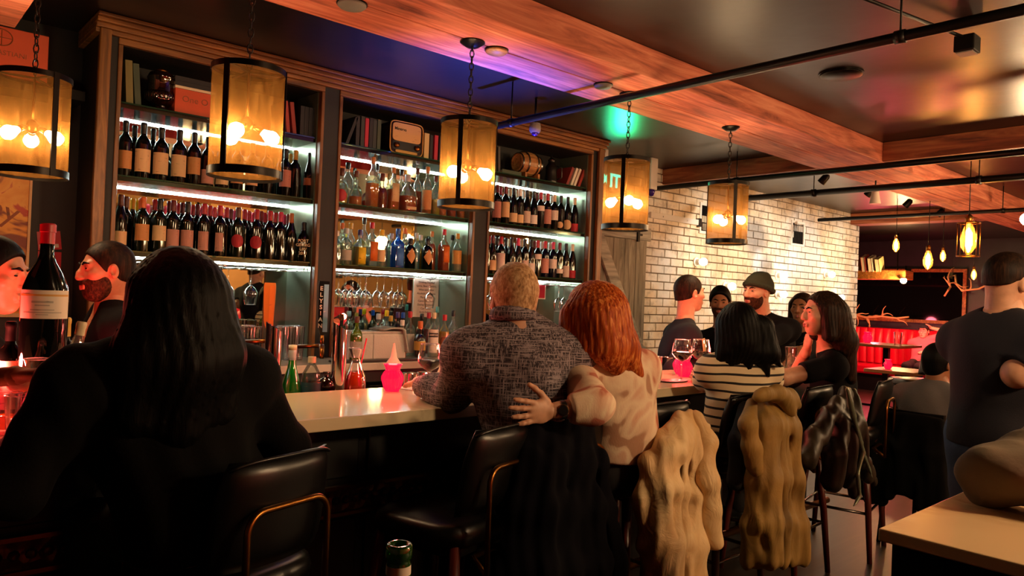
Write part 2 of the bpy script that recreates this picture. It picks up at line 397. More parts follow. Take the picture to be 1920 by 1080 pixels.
# ------------------------------------------------------------------ bulbs on the brick wall
emit('bulb_warm', (1, .68, .36), K_BULB); emit('bulb_white', (1, .83, .58), K_SCONCE)
emit('led', (.84, 1, .93), K_LED)
for i, (s, lb) in enumerate([((1319, 491), 'above the man with cropped hair'), ((1373, 537), 'just left of the green beanie'), ((1470, 517), 'upper one right of the beanie'),
                         ((1470, 552), 'lower one right of the beanie'), ((1560, 515), 'above the woman in the black shirt'), ((1578, 558), 'lowest, nearest the brick corner')]):
    p = at(*s, y=4.58); o = thing('wall_bulb', 'bare bulb on the brick wall, ' + lb, 'wall lamp', (p.x, YB - .02, p.z))
    R = Matrix.Rotation(PI / 2, 3, 'X')
    MB().lathe([(.05, 0), (.05, .015), (.032, .02), (.032, .06), (.027, .065)], 18, M=R).build('socket', 'white_plastic', o, 'auto')
    MB().lathe([(.02, .062)] + [(max(.001, .043 * math.sin(PI * (.15 + .85 * k / 8))), .1 - .043 * math.cos(PI * (.15 + .85 * k / 8))) for k in range(9)], 14, M=R, cap=False).build('bulb', 'bulb_white', o, True)

# ------------------------------------------------------------------ back bar cabinet
cab = thing('back_bar_cabinet', 'tall brown trimmed back bar shelving with three lit bays', 'cabinet', (.911, 4.3, 0))
CX = .911
def cb(name, x0, x1, y0, y1, z0, z1, mat, bevel=0.): return MB().bbox(x0 - CX, x1 - CX, y0 - 4.3, y1 - 4.3, z0, z1).build(name, mat, cab, bevel=bevel)
CT = 1.06
BAYS = [(1.027, 2.165), (2.313, 3.409), (3.573, 4.677)]
cb('back_panel', .93, 4.79, 4.67, 4.69, CT, 2.80, 'dark_wall')
wood('cab_dark', '#060403', '#0b0706', '#120d0a', 'z', 1.2, .6, .1)
for i, (a, c) in enumerate(BAYS):
    cb('mirror', a + .002, c - .002, 4.655, 4.669, CT + .002, 2.43, 'mirror')
    cb('top_back', a + .002, c - .002, 4.655, 4.669, 2.432, 2.73, 'dark_wall')
    for q in (a, c): cb('side_panel', q - .006, q + .006, 4.32, 4.655, CT + .001, 2.73, 'niche_panel')
    for q in (a - .022, c): cb('stile', q, q + .022, 4.275, 4.32, CT + .001, 2.73, 'trim_wood', .004)
    cb('top_rail', a - .022, c + .022, 4.275, 4.32, 2.731, 2.765, 'trim_wood_x', .004)
for (a, c) in [(.966, 1.005), (2.187, 2.291), (3.431, 3.551), (4.70, 4.75)]: cb('pilaster', a, c, 4.285, 4.655, CT + .001, 2.765, 'cab_dark')
cb('stile', .911, .966, 4.25, 4.285, CT - .05, 2.79, 'trim_wood', .006); cb('side_board', .918, .96, 4.2855, 4.655, CT - .05, 2.79, 'cab_dark')
cb('stile', 4.75, 4.815, 4.25, 4.285, CT - .05, 2.79, 'trim_wood', .006); cb('side_board', 4.753, 4.808, 4.2855, 4.655, CT - .05, 2.79, 'cab_dark')
for z0, z1, yo in [(2.766, 2.79, 4.262), (2.79, 2.815, 4.245), (2.815, 2.84, 4.225), (2.84, 2.858, 4.205)]: cb('crown_moulding', .911 - .02, 4.835, yo, 4.655, z0, z1, 'trim_wood_x', .004)
cb('top_board', .93, 4.79, 4.3, 4.655, 2.73, 2.766, 'cab_dark')
clear('shelf_glass', '#8fe0c0', .25, '#4fae8e', .12)
SHZ = [2.443, 2.056, 1.659]
for i, (a, c) in enumerate(BAYS):
    for j, zt in enumerate(SHZ):
        s = MB().bbox(a + .008 - CX, c - .008 - CX, .025, .352, zt - .03, zt - .008).build('shelf', 'shelf_steel', cab)
        MB().bbox(a + .008 - CX, c - .008 - CX, .015, .352, zt - .0078, zt - .0002).build('glass_top', 'shelf_glass', s)
        MB().bbox(a + .01 - CX, c - .01 - CX, .341, .35, zt - .0365, zt - .0305).build('led_strip', 'led', s)
# back counter
o = thing('back_bar_worktop', 'pale stone worktop below the bottle shelves', 'worktop', (.6, 3.88, CT - .045))
MB().bbox(0, 4.3, 0, .78, 0, .045).build('slab', 'counter_marble', o, bevel=.004)
o = thing('back_counter', 'dark under-counter cabinets behind the bar', 'cabinet', (.6, 3.95, 0))
MB().bbox(.02, 4.2, .02, .7, .1, CT - .046).build('body', 'black_paint', o)
MB().bbox(.02, 4.2, .06, .7, 0, .1).build('plinth', 'black_paint', o)
for k in range(6):
    d = MB().bbox(.03 + k * .695, .03 + k * .695 + .68, 0, .02, .14, CT - .12).build('cabinet_door', 'shelf_steel' if k in (2, 3) else 'black_paint', o, bevel=.004)
    MB().tube([(.08 + k * .695, -.03, .9), (.63 + k * .695, -.03, .9)], .008, 8).build('handle', 'steel', d, True)
# ------------------------------------------------------------------ bar
BZ = 1.07; BX0, BX1 = -1.2, 5.05
o = thing('bar_worktop', 'long cream marble bar top with brown veins', 'bar top', (BX0, 2.23, BZ - .045))
MB().bbox(0, BX1 - BX0, 0, .592, 0, .045).build('slab', 'bar_marble', o, bevel=.004)
bb = thing('bar_counter', 'black panelled bar front below the marble top', 'bar', (BX0, 2.46, 0))
L = BX1 - BX0
MB().bbox(.02, L - .02, 0, .3, 0, BZ - .046).build('body', 'black_paint', bb)
for k in range(7):
    MB().bbox(.05 + k * .88, .05 + k * .88 + .84, -.015, 0, .8, BZ - .07).build('panel', 'black_paint', bb, bevel=.006)
    MB().bbox(.05 + k * .88, .05 + k * .88 + .84, -.015, 0, .12, .65).build('panel', 'black_paint', bb, bevel=.006)
t = NT('carved_band'); b = t.bsdf('#6b3a17', .35, .5); v = t.coord((1, 1, 1))
wv = t.n('ShaderNodeTexVoronoi'); wv.inputs['Scale'].default_value = 26; t.l(v, wv.inputs['Vector']); t.bump(wv.outputs['Distance'], b, .9, .02); t.done(b)
bd = MB().bbox(.02, L - .02, -.03, 0, .675, .775).build('moulding', 'carved_band', bb, bevel=.006)
MB().bbox(.02, L - .02, -.045, -.03, .767, .78).build('bead', 'brass', bd); MB().bbox(.02, L - .02, -.045, -.03, .67, .683).build('bead', 'brass', bd)
bos = MB()
for k in range(150): bos.lathe([(.016, 0), (.012, .012), (.003, .016)], 8, (.05 + k * .041, -.03, .725), Matrix.Rotation(PI / 2, 3, 'X'))
q = bos.build('rosettes', 'carved_band', bd, True); q['kind'] = 'stuff'
MB().tube([(.05, -.16, .2), (L - .05, -.16, .2)], .022, 10).build('foot_rail', 'brass', bb, True)
for k in range(6): MB().tube([(.3 + k * 1.12, -.16, .2), (.3 + k * 1.12, 0, .2)], .014, 8).build('rail_bracket', 'brass', bb, True)
o = thing('speed_rail', 'low steel rail shelf behind the bar top', 'shelf', (.3, 2.83, .86))
MB().bbox(0, 3.3, 0, .25, 0, .02).build('tray', 'shelf_steel', o); MB().bbox(0, 3.3, .24, .25, .02, .1).build('lip', 'shelf_steel', o)
for k in (.1, 3.15): MB().bbox(k, k + .05, .02, .2, -.86, 0).build('leg', 'shelf_steel', o)
# ------------------------------------------------------------------ pendant lamps over the bar
t = NT('lamp_mesh')
v = t.coord((1, 1, 1)); f1 = t.noise(t.coord((26, 26, 5)), 1.5, 6, .7, 1.2)
d = t.n('ShaderNodeBsdfDiffuse'); tl = t.n('ShaderNodeBsdfTranslucent'); go = t.n('ShaderNodeBsdfGlossy'); go.inputs[1].default_value = .45
cr = t.ramp(f1, [(.3, '#43280f'), (.55, '#63411c'), (.75, '#865e30')])
for q in (d, tl, go): t.l(cr, q.inputs[0])
m1 = t.n('ShaderNodeMixShader'); m1.inputs[0].default_value = .5; t.l(d.outputs[0], m1.inputs[1]); t.l(tl.outputs[0], m1.inputs[2])
m2 = t.n('ShaderNodeMixShader'); m2.inputs[0].default_value = .2; t.l(m1.outputs[0], m2.inputs[1]); t.l(go.outputs[0], m2.inputs[2])
tr = t.n('ShaderNodeBsdfTransparent'); m3 = t.n('ShaderNodeMixShader'); m3.inputs[0].default_value = .70
t.l(tr.outputs[0], m3.inputs[1]); t.l(m2.outputs[0], m3.inputs[2]); t.done(m3)
def chain_mb(z0, z1):
    m = MB(); n = max(2, int((z1 - z0) / .03))
    for k in range(n):
        zc = z0 + (k + .5) * (z1 - z0) / n; h = (z1 - z0) / n * .68
        ring = [(math.cos(a) * .010, 0, math.sin(a) * h) for a in [2 * PI * i / 8 for i in range(8)]]
        if k % 2: ring = [(0, x, z) for x, _, z in ring]
        m.tube([(x, y, z + zc) for x, y, z in ring], .0028, 5, True)
    return m
def pendant(x, y, ztop, rot, label, nb=3, brot=0.):
    R, B, T = .133, 1.905, 2.32
    o = thing('cage_pendant_lamp', label, 'pendant lamp', (x, y, B), rot, 'mesh drum pendants above the bar'); H = T - B
    MB().lathe([(R - .002, .012), (R - .002, H - .012)], 40, cap=False).build('mesh_shade', 'lamp_mesh', o, True)
    for a, c in ((0, .03), (H - .022, H)):
        MB().lathe([(R, a), (R + .003, a), (R + .003, c), (R, c), (R, a)], 40, cap=False).build('ring', 'dark_steel', o, 'auto')
    for k in range(3):
        a = 2 * PI * k / 3
        MB().box(((R + .003) * math.cos(a), (R + .003) * math.sin(a), H / 2), (.005, .022, H), (0, 0, a)).build('strap', 'dark_steel', o)
        MB().box((R / 2 * math.cos(a), R / 2 * math.sin(a), H - .012), (R, .012, .006), (0, 0, a)).build('spoke', 'dark_steel', o)
    MB().tube([(0, 0, H - .01), (0, 0, H * .52)], .005, 8).build('stem', 'brass', o, True)
    MB().lathe([(.006, H * .56), (.022, H * .53), (.026, H * .47), (.012, H * .43), (.001, H * .42)], 16).build('hub', 'brass', o, True)
    for k in range(nb):
        a = 2 * PI * k / nb + brot; ca, sa = math.cos(a), math.sin(a)
        s = MB().tube([(ca * .02, sa * .02, H * .48), (ca * .045, sa * .045, H * .46), (ca * .055, sa * .055, H * .44)], [.008, .013, .014], 10).build('socket', 'brass', o, True)
        M = Vector((ca * .8, sa * .8, -.45)).to_track_quat('Z', 'Y').to_matrix()
        MB().lathe([(.012, 0), (.016, .012), (.027, .034), (.029, .046), (.022, .064), (.001, .072)], 12, (ca * .055, sa * .055, H * .44), M, cap=False).build('bulb', 'bulb_warm', s, True)
    zc = (BEAM if y < 3.1 else CEIL) - B
    chain_mb(H, zc - .012).build('chain', 'black_metal', o, True)
    MB().lathe([(.001, zc - .028), (.03, zc - .026), (.06, zc - .006), (.06, zc - .0005)], 24).build('canopy', 'dark_steel', o, 'auto')
pendant(.535, 3.57, 2.32, .95, 'mesh drum pendant lamp at the far left, before the orange poster', 3, .5)
for u, rt_, lb, br in [(460, -.15, 'largest mesh drum pendant lamp, before the left bottle bay', .2), (877, -.12, 'mesh drum pendant lamp before the middle and right bays', -.5),
                       (1176, -.2, 'mesh drum pendant lamp beside the green exit sign', .35), (1368, 2.25, 'farthest mesh drum pendant lamp, before the brick wall', -1.1)]:
    p = at(u, 300, y=2.78); pendant(p.x, 2.78, 2.32, rt_ - .3, lb, 3, br)
# ------------------------------------------------------------------ bare filament pendants farther back
clear('bulb_glass', '#ffd9a0', .15, '#ffb050', .1)
emit('filament', (1, .55, .2), 60.); emit('globe_glow', (1, .64, .33), 82.)
def filament(p, h, label, cage=False, k=1.0):
    o = thing('bulb_pendant', label, 'pendant lamp', (p[0], p[1], p[2]), 0, 'filament pendants over the dining tables')
    r = h * .24
    MB().lathe([(r * .35, h * .5), (r * .6, h * .35), (r, 0), (r * .9, -h * .25), (r * .4, -h * .45), (.001, -h * .5)], 14, cap=False).build('bulb', 'bulb_glass', o, True)
    MB().lathe([(.001, h * .3), (r * .4, h * .2), (r * .45, -h * .2), (.001, -h * .32)], 10, cap=False).build('filament', 'filament', o, True)
    MB().lathe([(r * .45, h * .48), (r * .5, h * .7), (r * .2, h * .78)], 12).build('socket', 'brass', o, True)
    MB().tube([(0, 0, h * .75), (0, 0, CEIL - p[2])], .004, 6).build('cord', 'black_metal', o, True)
    if cage:
        m = MB()
        for a in range(6): m.tube([(r * 1.35 * math.cos(a * PI / 3), r * 1.35 * math.sin(a * PI / 3), s) for s in (-h * .55, h * .5)], .004, 5)
        for s in (-h * .55, h * .5): m.tube([(r * 1.35 * math.cos(a * PI / 8), r * 1.35 * math.sin(a * PI / 8), s) for a in range(16)], .005, 5, True)
        m.build('cage', 'brass', o, True)
def along(u, v, D): return Vector(EYE + RC @ np.array([u - 960., v - 540., FPX]) * D / FPX)
filament(along(1680, 460, 9.), .17, 'small filament pendant nearest the brick corner, over the bookshelf')
filament(along(1740, 488, 8.), .21, 'clear filament pendant left of the driftwood sculpture')
filament(along(1768, 480, 9.5), .15, 'tiny filament pendant between two larger ones')
filament(along(1816, 448, 6.6), .28, 'brightest caged filament pendant hanging on a long cord', True)
filament(along(1826, 515, 9.5), .14, 'tiny filament pendant in front of the driftwood sculpture')
def globe(p, r, label, s=1.0):
    o = thing('globe_lamp', label, 'pendant lamp', p)
    MB().lathe(ball(r, 20, 12), 20, cap=False).build('globe', 'globe_glow', o, True)
    MB().lathe([(r * .35, r * .9), (r * .4, r * 1.1), (.01, r * 1.2)], 14).build('cap', 'brass', o, True)
    MB().tube([(0, 0, r * 1.15), (0, 0, CEIL - p[2])], .005, 6).build('cord', 'black_metal', o, True)
globe(along(1926, 411, 6.), .05, 'glowing globe lamp at the right edge of the dining room')
# lamps of the dining room behind and beside the camera
globe(Vector((2.75, -.75, 2.25)), .11, 'globe lamp over the tables, right of and behind the viewer')
globe(Vector((4.6, -2.4, 2.25)), .11, 'globe lamp near the picture wall behind the viewer')
globe(Vector((6.3, -.9, 2.25)), .11, 'globe lamp over the tables along the dining room')
globe(Vector((9.2, .4, 2.3)), .11, 'globe lamp over the far dining tables')
# ------------------------------------------------------------------ exit sign
emit('exit_green', (.0, 1, .5), 4.)
p = at(1139, 338, y=4.45); o = thing('exit_sign', 'glowing green exit sign beside the cabinet', 'exit sign', (p.x, p.y, p.z - .1))
MB().bbox(-.16, .16, .0, .05, 0, .2).build('housing', 'white_plastic', o, bevel=.004)
MB().bbox(-.02, .02, .02, .04, .2, CEIL - p.z + .1).build('bracket', 'white_plastic', o)
text('lettering', 'EXIT', .17, 'exit_green', o, (0, -.003, .1), bold=.004)
lamp('exit_glow', 'SPOT', (p.x - .1, p.y - .25, p.z), 9, (.02, 1, .3), .05, (p.x - .45, p.y - .75, CEIL), 75, 1)
o = thing('accent_uplight', 'small blue accent uplight on the back counter behind the man', 'lamp', (3.38, 3.95, CT + .0005)); emit('blue_lens', (.1, .15, 1), 3.)
MB().lathe([(.035, 0), (.035, .03), (.03, .035)], 18).build('housing', 'black_plastic', o, 'auto'); MB().lathe([(.026, .036), (.001, .037)], 16, cap=False).build('lens', 'blue_lens', o)
lamp('blue_uplight', 'SPOT', (3.38, 3.94, CT + .06), 330, (.09, .12, 1), .05, (2.78, 3.55, CEIL), 56, 1)
# ------------------------------------------------------------------ alcove and dining room beyond
def tuft(name, x, y0, y1, z0, z1, par, face=-1):
    n = int((y1 - y0) / .14); m = MB(); bt = MB()
    for k in range(n):
        a = y0 + k * (y1 - y0) / n; w = (y1 - y0) / n
        rings = []
        for q in range(7):
            s = q / 6; d_ = .035 * math.sin(PI * min(1, max(0, s))) ** .5
            rings.append([(x + face * d_, a + w * s, z0), (x + face * (d_ + .02), a + w * s, (z0 + z1) / 2), (x + face * d_, a + w * s, z1), (x, a + w * s, z1 + .015)])
        m.loft(rings, cap=False, closed=False)
    return m.build(name, 'leather_red', par, True)
bo = thing('booth_bench', 'long red tufted leather booth along the far wall', 'booth', (14.3, 3.2, 0))
MB().bbox(.35, .75, 0, 4.6, 0, 1.16).build('back', 'leather_red', bo, bevel=.02)
tuft('tufting', .35, 0, 4.6, .5, 1.14, bo)
MB().bbox(-.1, .34, 0, 4.6, .3, .48).build('seat', 'leather_red', bo, bevel=.04)
MB().bbox(-.05, .34, 0, 4.6, 0, .3).build('plinth', 'black_paint', bo)
lamp('booth_red_fill', 'POINT', (13.6, 4.6, 1.15), 16, (1, .12, .12), .1); lamp('booth_red_fill', 'POINT', (13.7, 5.6, 1.3), 12, (1, .12, .14), .1)  # added red fill lights for the booth
sp = at(1694, 526, x=13.35); o = thing('shelf_lamp', 'small bright bulb lamp hanging under the wooden wall shelf', 'lamp', tuple(sp))
MB().lathe(ball(.05, 14, 10), 14, cap=False).build('bulb', 'filament', o, True); MB().tube([(0, 0, .04), (.05, 0, 2.04 - sp.z)], .008, 6).build('stem', 'brass', o, True); MB().lathe([(.03, .05), (.09, .03)], 16, cap=False).build('shade', 'brass', o, True)
lamp('alcove_shelf_light', 'POINT', (sp.x - .12, sp.y, sp.z - .03), 14, (1, .6, .25), .04)
# slanted dark mirror panel and driftwood on the far wall
o = thing('framed_mirror', 'large dark framed mirror above the red booth', 'mirror', (15.17, 5.5, 1.35))
MB().bbox(-.03, 0, -.9, 1.3, 0, .9).build('pane', plain('dark_mirror', '#2c2c30', .06, .9), o)
for a in [(-.05, 0, -.96, -.9, -.06, .96), (-.05, 0, 1.3, 1.36, -.06, .96), (-.05, 0, -.9, 1.3, .9, .96), (-.05, 0, -.9, 1.3, -.06, 0)]: MB().bbox(*a).build('frame', 'shelf_wood', o)
plain('driftwood', '#c9a06a', .7, bump=.5, bscale=30, var=.3)
def branchy(name, label, c, s, seed, main):
    rr = random.Random(seed); o = thing(name, label, 'wall art', c)
    pts = [Vector(q) * s for q in main]
    MB().tube(pts, [.035 * s * (1 - .6 * abs(i / (len(pts) - 1) - .4)) for i in range(len(pts))], 8).build('trunk', 'driftwood', o, True)
    for k in range(9):
        b0 = pts[rr.randrange(1, len(pts) - 1)]; q = [b0]; dv = Vector((rr.uniform(-.3, .1), rr.uniform(-1, 1), rr.uniform(-.8, 1))).normalized()
        for j in range(4):
            dv = (dv + Vector((rr.uniform(-.3, .3), rr.uniform(-.6, .6), rr.uniform(-.6, .6)))).normalized(); q.append(q[-1] + dv * .09 * s)
        MB().tube(q, [.022 * s, .02 * s, .016 * s, .012 * s, .005 * s], 6).build('branch', 'driftwood', o, True)
branchy('driftwood_sculpture', 'pale twisted driftwood branches hung on the dark far wall', (14.6, 4.45, 1.95), .62, 4,
        [(0, .45, -.25), (0, .3, .02), (.02, .38, .3), (0, .18, .36), (-.03, .15, .12), (0, 0, -.08), (0, -.2, -.05), (0, -.42, -.02), (0, -.6, .08), (0, -.75, .3)])
MB().tube([(0, .16, .2), (0, .16, CEIL - 1.95)], .004, 5).build('wire', 'black_metal', bpy.data.objects['driftwood_sculpture'])
branchy('driftwood_log', 'pale driftwood log lying on a ledge above the booth', (14.75, 6.0, 1.36), .7, 9, [(0, .9, 0), (0, .5, .04), (0, .2, -.02), (0, -.2, .03), (0, -.6, 0), (.02, -.9, .05)])
# bookshelf in the alcove
s0 = at(1600, 487, y=6.9); s1 = at(1722, 512, y=5.2)
o = thing('wall_shelf', 'chunky wooden wall shelf beyond the brick corner', 'shelf', (13.4, 5.9, 2.12))
MB().bbox(0, .35, -.95, 1.6, -.08, .08).build('board', 'shelf_wood', o, bevel=.01)
MB().bbox(.1, .3, -.93, -.9, .081, .16).build('bracket', 'black_metal', o)
for k in range(2): MB().tube([(.3, -.7 + 2 * k, .0801), (.3, -.7 + 2 * k, CEIL - 2.12)], .01, 6).build('hanger', 'black_metal', o)
BCOL = ['#3b3f5c', '#4b4a45', '#8a2f28', '#c8b27a', '#d8d2c0', '#52311f', '#2f3b33', '#a03a30', '#1d1d22', '#6b5138']
for i, c in enumerate(BCOL): plain('book_%d' % i, c, .65)
plain('paper', '#d9cdb0', .8)
def book(label, loc, w_, d_, h_, ci, rot=(0, 0, 0), group=None):
    """closed book: cover in two boards and a spine, page block between; w_ is the thickness along x, spine towards -y"""
    o = thing('book', label, 'book', loc, 0, group); o.rotation_euler = rot
    m = MB().bbox(-w_ / 2, -w_ / 2 + .003, 0, d_, 0, h_).bbox(w_ / 2 - .003, w_ / 2, 0, d_, 0, h_).bbox(-w_ / 2, w_ / 2, -.003, 0, 0, h_)
    m.build('cover', 'book_%d' % ci, o); MB().bbox(-w_ / 2 + .003, w_ / 2 - .003, .001, d_ - .006, .005, h_ - .005).build('pages', 'paper', o)
    return o
for k in range(9):
    tilt = 0 if k < 6 else -.35
    q = book('%s book on the far wall shelf, %s from the brick corner' % (['blue', 'grey', 'dark', 'brown', 'blue', 'tan', 'leaning red', 'leaning white', 'leaning cream'][k], ['first', 'second', 'third', 'fourth', 'fifth', 'sixth', 'seventh', 'eighth', 'ninth'][k]),
         (13.55, 6.4 - k * .12 - (.05 if k > 5 else 0), 2.201), .07, .2, .27 - .02 * (k % 3), [0, 1, 8, 5, 0, 3, 2, 4, 3][k], (0, 0, 0), 'books on the far shelf')
    q.rotation_euler = (tilt, 0, PI / 2); 
    if tilt: q.location.z += .03
# dining tables, stools, candles in the distance
plain('wood_table', '#7a4a22', .35, var=.2)
t = NT('candle_red'); b = t.bsdf('#c01030', .12); b.inputs['Emission Color'].default_value = (1, .006, .05, 1); b.inputs['Emission Strength'].default_value = .28; t.done(b); emit('candle_flame', (1, .5, .3), 60.)
def candle(p, label, s=1.0, k=1.0):
    o = thing('votive_candle', label, 'candle', p, 0, 'red glass votive candles')
    prof = [(.030, 0), (.034, .01), (.040, .03), (.046, .05), (.046, .062), (.038, .078), (.030, .088), (.033, .10), (.040, .115)]
    MB().lathe([(r * s, z * s) for r, z in prof], 20, cap=False).build('glass_jar', 'candle_red', o, True)
    m = MB()
    for a in range(20):
        ca, sa = math.cos(a * PI / 10), math.sin(a * PI / 10)
        m.tube([(r * s * ca * 1.01, r * s * sa * 1.01, z * s) for r, z in prof[1:7]], .0022 * s, 4)
    m.build('ribs', 'candle_red', o, True)
    MB().lathe([(.028 * s, .004 * s), (.028 * s, .05 * s), (.001, .05 * s)], 14, cap=False).build('wax', 'white_plastic', o, True)
    lamp('candle_light', 'POINT', Vector(p) + Vector((0, 0, .15 * s)), 1.2 * k * K_RED, (1, .10, .07), .03)
    return o
def round_table(x, y, z, w_, label, mat='wood_table'):
    o = thing('dining_table', label, 'table', (x, y, 0))
    MB().bbox(-w_, w_, -w_ * .8, w_ * .8, z - .04, z).build('tabletop', mat, o, bevel=.006)
    MB().bbox(-.04, .04, -.04, .04, .03, z - .04).build('pedestal', 'black_metal', o); MB().bbox(-.25, .25, -.25, .25, 0, .03).build('base', 'black_metal', o)
    return o
clear('glass', (1, 1, 1), .0, None, .06)
clear('water', '#eef4f4', .04, '#ffffff', .05)
def tumbler(p, label, r=.036, h=.12, mat='glass', group=None, fill=0, fmat='water'):
    o = thing('tumbler', label, 'glass', p, 0, group)
    MB().lathe([(.001, .0), (r * .82, .0), (r, h), (r - .002, h), (r * .8, .012), (.001, .012)], 20, cap=False).build('wall', mat, o, 'auto')
    MB().lathe([(r, h - .0015), (r + .001, h), (r - .003, h + .001), (r - .003, h - .0015)], 20, cap=False).build('rim', 'rim_glass', o, True)
    if fill: MB().lathe([(.001, .014), (r * .79, .014), (r * .79 + (r * .16) * fill, .014 + (h - .014) * fill), (.001, .014 + (h - .014) * fill)], 18, cap=False).build('drink', fmat, o, True)
    return o
clear('rim_glass', '#ffffff', .35, '#ffffff', .3)
round_table(12.2, 4.75, .97, .45, 'high table with a glass in front of the red booth'); tumbler((12.1, 4.55, .97), 'pint glass on the far high table', .06, .2); candle((12.2, 5.05, .97), 'red votive on the far high table', 1.5, 1.5)
round_table(9.4, 3.5, .80, .35, 'small wooden table between the bar end and the booth')
round_table(11.5, 3.55, .76, .4, 'low wooden table behind the seated man in grey'); candle((11.4, 3.7, .76), 'red votive on the low table', 1.3, 1.5)
candle((9.3, 3.6, .80), 'red votive on the small wooden table near the booth', 1.0, 1.)
round_table(6.3, 1.15, .76, .42, 'dark table in front of the man in grey'); candle((6.2, 1.35, .76), 'red votive on the table of the man in grey', 1.2, 3)
# booth and pictures on the wall behind the viewer (seen in the bar mirror)
bo = thing('booth_bench', 'red leather booth along the tan picture wall behind the viewer', 'booth', (0.5, YF, 0))
MB().bbox(0, 7, .02, .2, 0, 1.15).build('back', 'leather_red', bo, bevel=.02); MB().bbox(0, 7, .2, .65, 0, .46).build('seat', 'leather_red', bo, bevel=.03)
tf = MB()
for k in range(24): tf.lathe([(.14, 0), (.13, .03), (.02, .05)], 8, (.15 + k * .29, .2, .85), Matrix.Rotation(-PI / 2, 3, 'X') @ Matrix.Diagonal((1, 1.8, 1)))
tf.build('cushion_rolls', 'leather_red', bo, True)
for i, (x, w_, h_, z) in enumerate([(.9, .5, .6, 1.5), (1.8, .3, .35, 1.4), (2.6, .9, .55, 1.75), (3.9, .45, .6, 1.5), (4.8, .35, .4, 1.8), (5.6, .6, .7, 1.45), (6.6, .4, .45, 1.7)]):
    o = thing('framed_picture', 'dark framed picture on the tan wall behind the viewer, %s from the left' % ['first', 'second', 'third', 'fourth', 'fifth', 'sixth', 'seventh'][i], 'picture', (x, YF, z))
    MB().bbox(0, w_, .002, .03, 0, .04).bbox(0, w_, .002, .03, h_ - .04, h_).bbox(0, .04, .002, .03, .04, h_ - .04).bbox(w_ - .04, w_, .002, .03, .04, h_ - .04).build('frame', 'cab_dark', o)
    MB().bbox(.04, w_ - .04, .004, .015, .04, h_ - .04).build('print', 'shelf_wood', o)

# track spots washing the brick wall
tk = thing('track_light', 'black track with warm spot heads washing the brick wall', 'track light', (6.6, 3.35, CEIL))
MB().bbox(0, 3.9, -.015, .015, -.03, 0).build('track', 'black_metal', tk)
for k, x in enumerate((.45, 1.5, 2.55, 3.6)):
    hd = MB().lathe([(.02, .05), (.035, .03), (.04, -.05), (.034, -.05)], 14, (x, .03, -.1), Matrix.Rotation(.75, 3, 'X')).build('spot_head', 'black_metal', tk, 'auto')
    lamp('wall_wash', 'SPOT', (6.6 + x, 3.44, CEIL - .17), 27, (1, .89, .76), .04, (6.75 + x * 1.03, YB, 1.75), 95, .9)
# ------------------------------------------------------------------ bottles
ORD = ['first', 'second', 'third', 'fourth', 'fifth', 'sixth', 'seventh', 'eighth', 'ninth', 'tenth', 'eleventh', 'twelfth', 'thirteenth', 'fourteenth', 'fifteenth', 'sixteenth',
       'seventeenth', 'eighteenth', 'nineteenth', 'twentieth', '21st', '22nd', '23rd', '24th', '25th', '26th', '27th', '28th', '29th', '30th']
t = NT('wine_black'); b = t.bsdf('#060807', .06); b.inputs['Coat Weight'].default_value = .5; t.done(b)
t = NT('wine_green'); b = t.bsdf('#0a140a', .06); b.inputs['Coat Weight'].default_value = .5; t.done(b)
plain('wine_blue', '#0a0c22', .07)
CAPC = {'red': '#b3122a', 'dark red': '#6a0f1c', 'black': '#0d0c0d', 'yellow': '#e0b400', 'orange': '#c8621f', 'cream': '#d9c8a4', 'cork': '#b4743a', 'gold': '#c49a3a', 'white': '#e4e0d6',
        'blue': '#1c4fb0', 'pink': '#d43a66', 'brown': '#5a2a16', 'silver': '#b8bcc0', 'teal': '#4f9a94', 'purple': '#3a2a6a'}
for k, c in CAPC.items(): plain('cap_' + k, c, .38)
def label_mat(name, c, ink='#4a3a2a', dens=.5):
    t = NT(name); b = t.bsdf(c, .6); v = t.coord((18, 18, 90)); f = t.noise(v, 1.3, 2, .5)
    v2 = t.coord((1, 1, 1)); f2 = t.noise(v2, 22, 2)
    cl = lin(c); ik = lin(ink)
    r1 = t.ramp(f, [(.60, (0, 0, 0)), (.66, (1, 1, 1))]); r2 = t.ramp(f2, [(.5, (0, 0, 0)), (.58, (dens, dens, dens))])
    m = t.n('ShaderNodeMixRGB', blend_type='MULTIPLY'); m.inputs[0].default_value = 1; t.l(r1, m.inputs[1]); t.l(r2, m.inputs[2])
    mx = t.n('ShaderNodeMixRGB'); t.l(m.outputs[0], mx.inputs[0]); mx.inputs[1].default_value = (*cl, 1); mx.inputs[2].default_value = (*ik, 1)
    t.l(mx.outputs[0], b.inputs['Base Color']); return t.done(b)
LABC = {'cream': '#d8b988', 'tan': '#c08a50', 'white': '#e0d8cc', 'pink': '#c08878', 'red': '#a81c2c', 'orange': '#d06a20', 'yellow': '#e3c020', 'blue': '#3d74c8', 'grey': '#a8a498', 'brown': '#8a4a24', 'art': '#c9b9a8', 'gold': '#c89a4a'}
for k, c in LABC.items(): label_mat('lab_' + k, c, '#1c1410' if k in ('art', 'yellow') else '#4a3a2a', .9 if k in ('art', 'yellow') else .5)
LIQ = {'amber': '#ff8a10', 'dark amber': '#e2500c', 'red brown': '#a81410', 'gold': '#ffc02a', 'pale': '#e8ead0', 'clear': '#eef4ee', 'blue': '#1f6fd8', 'orange': '#e05a14', 'yellow': '#e2c22a', 'pale blue': '#a8dce8', 'green': '#8fb61e', 'rose': '#d99a80', 'wine': '#2a0410', 'purple': '#4a2f80'}
for k, c in LIQ.items(): clear('liq_' + k, c, .12 if k in ('clear',) else .8, c, .03)
clear('bottle_glass', '#eef6ee', .05, '#e8f4ea', .07)
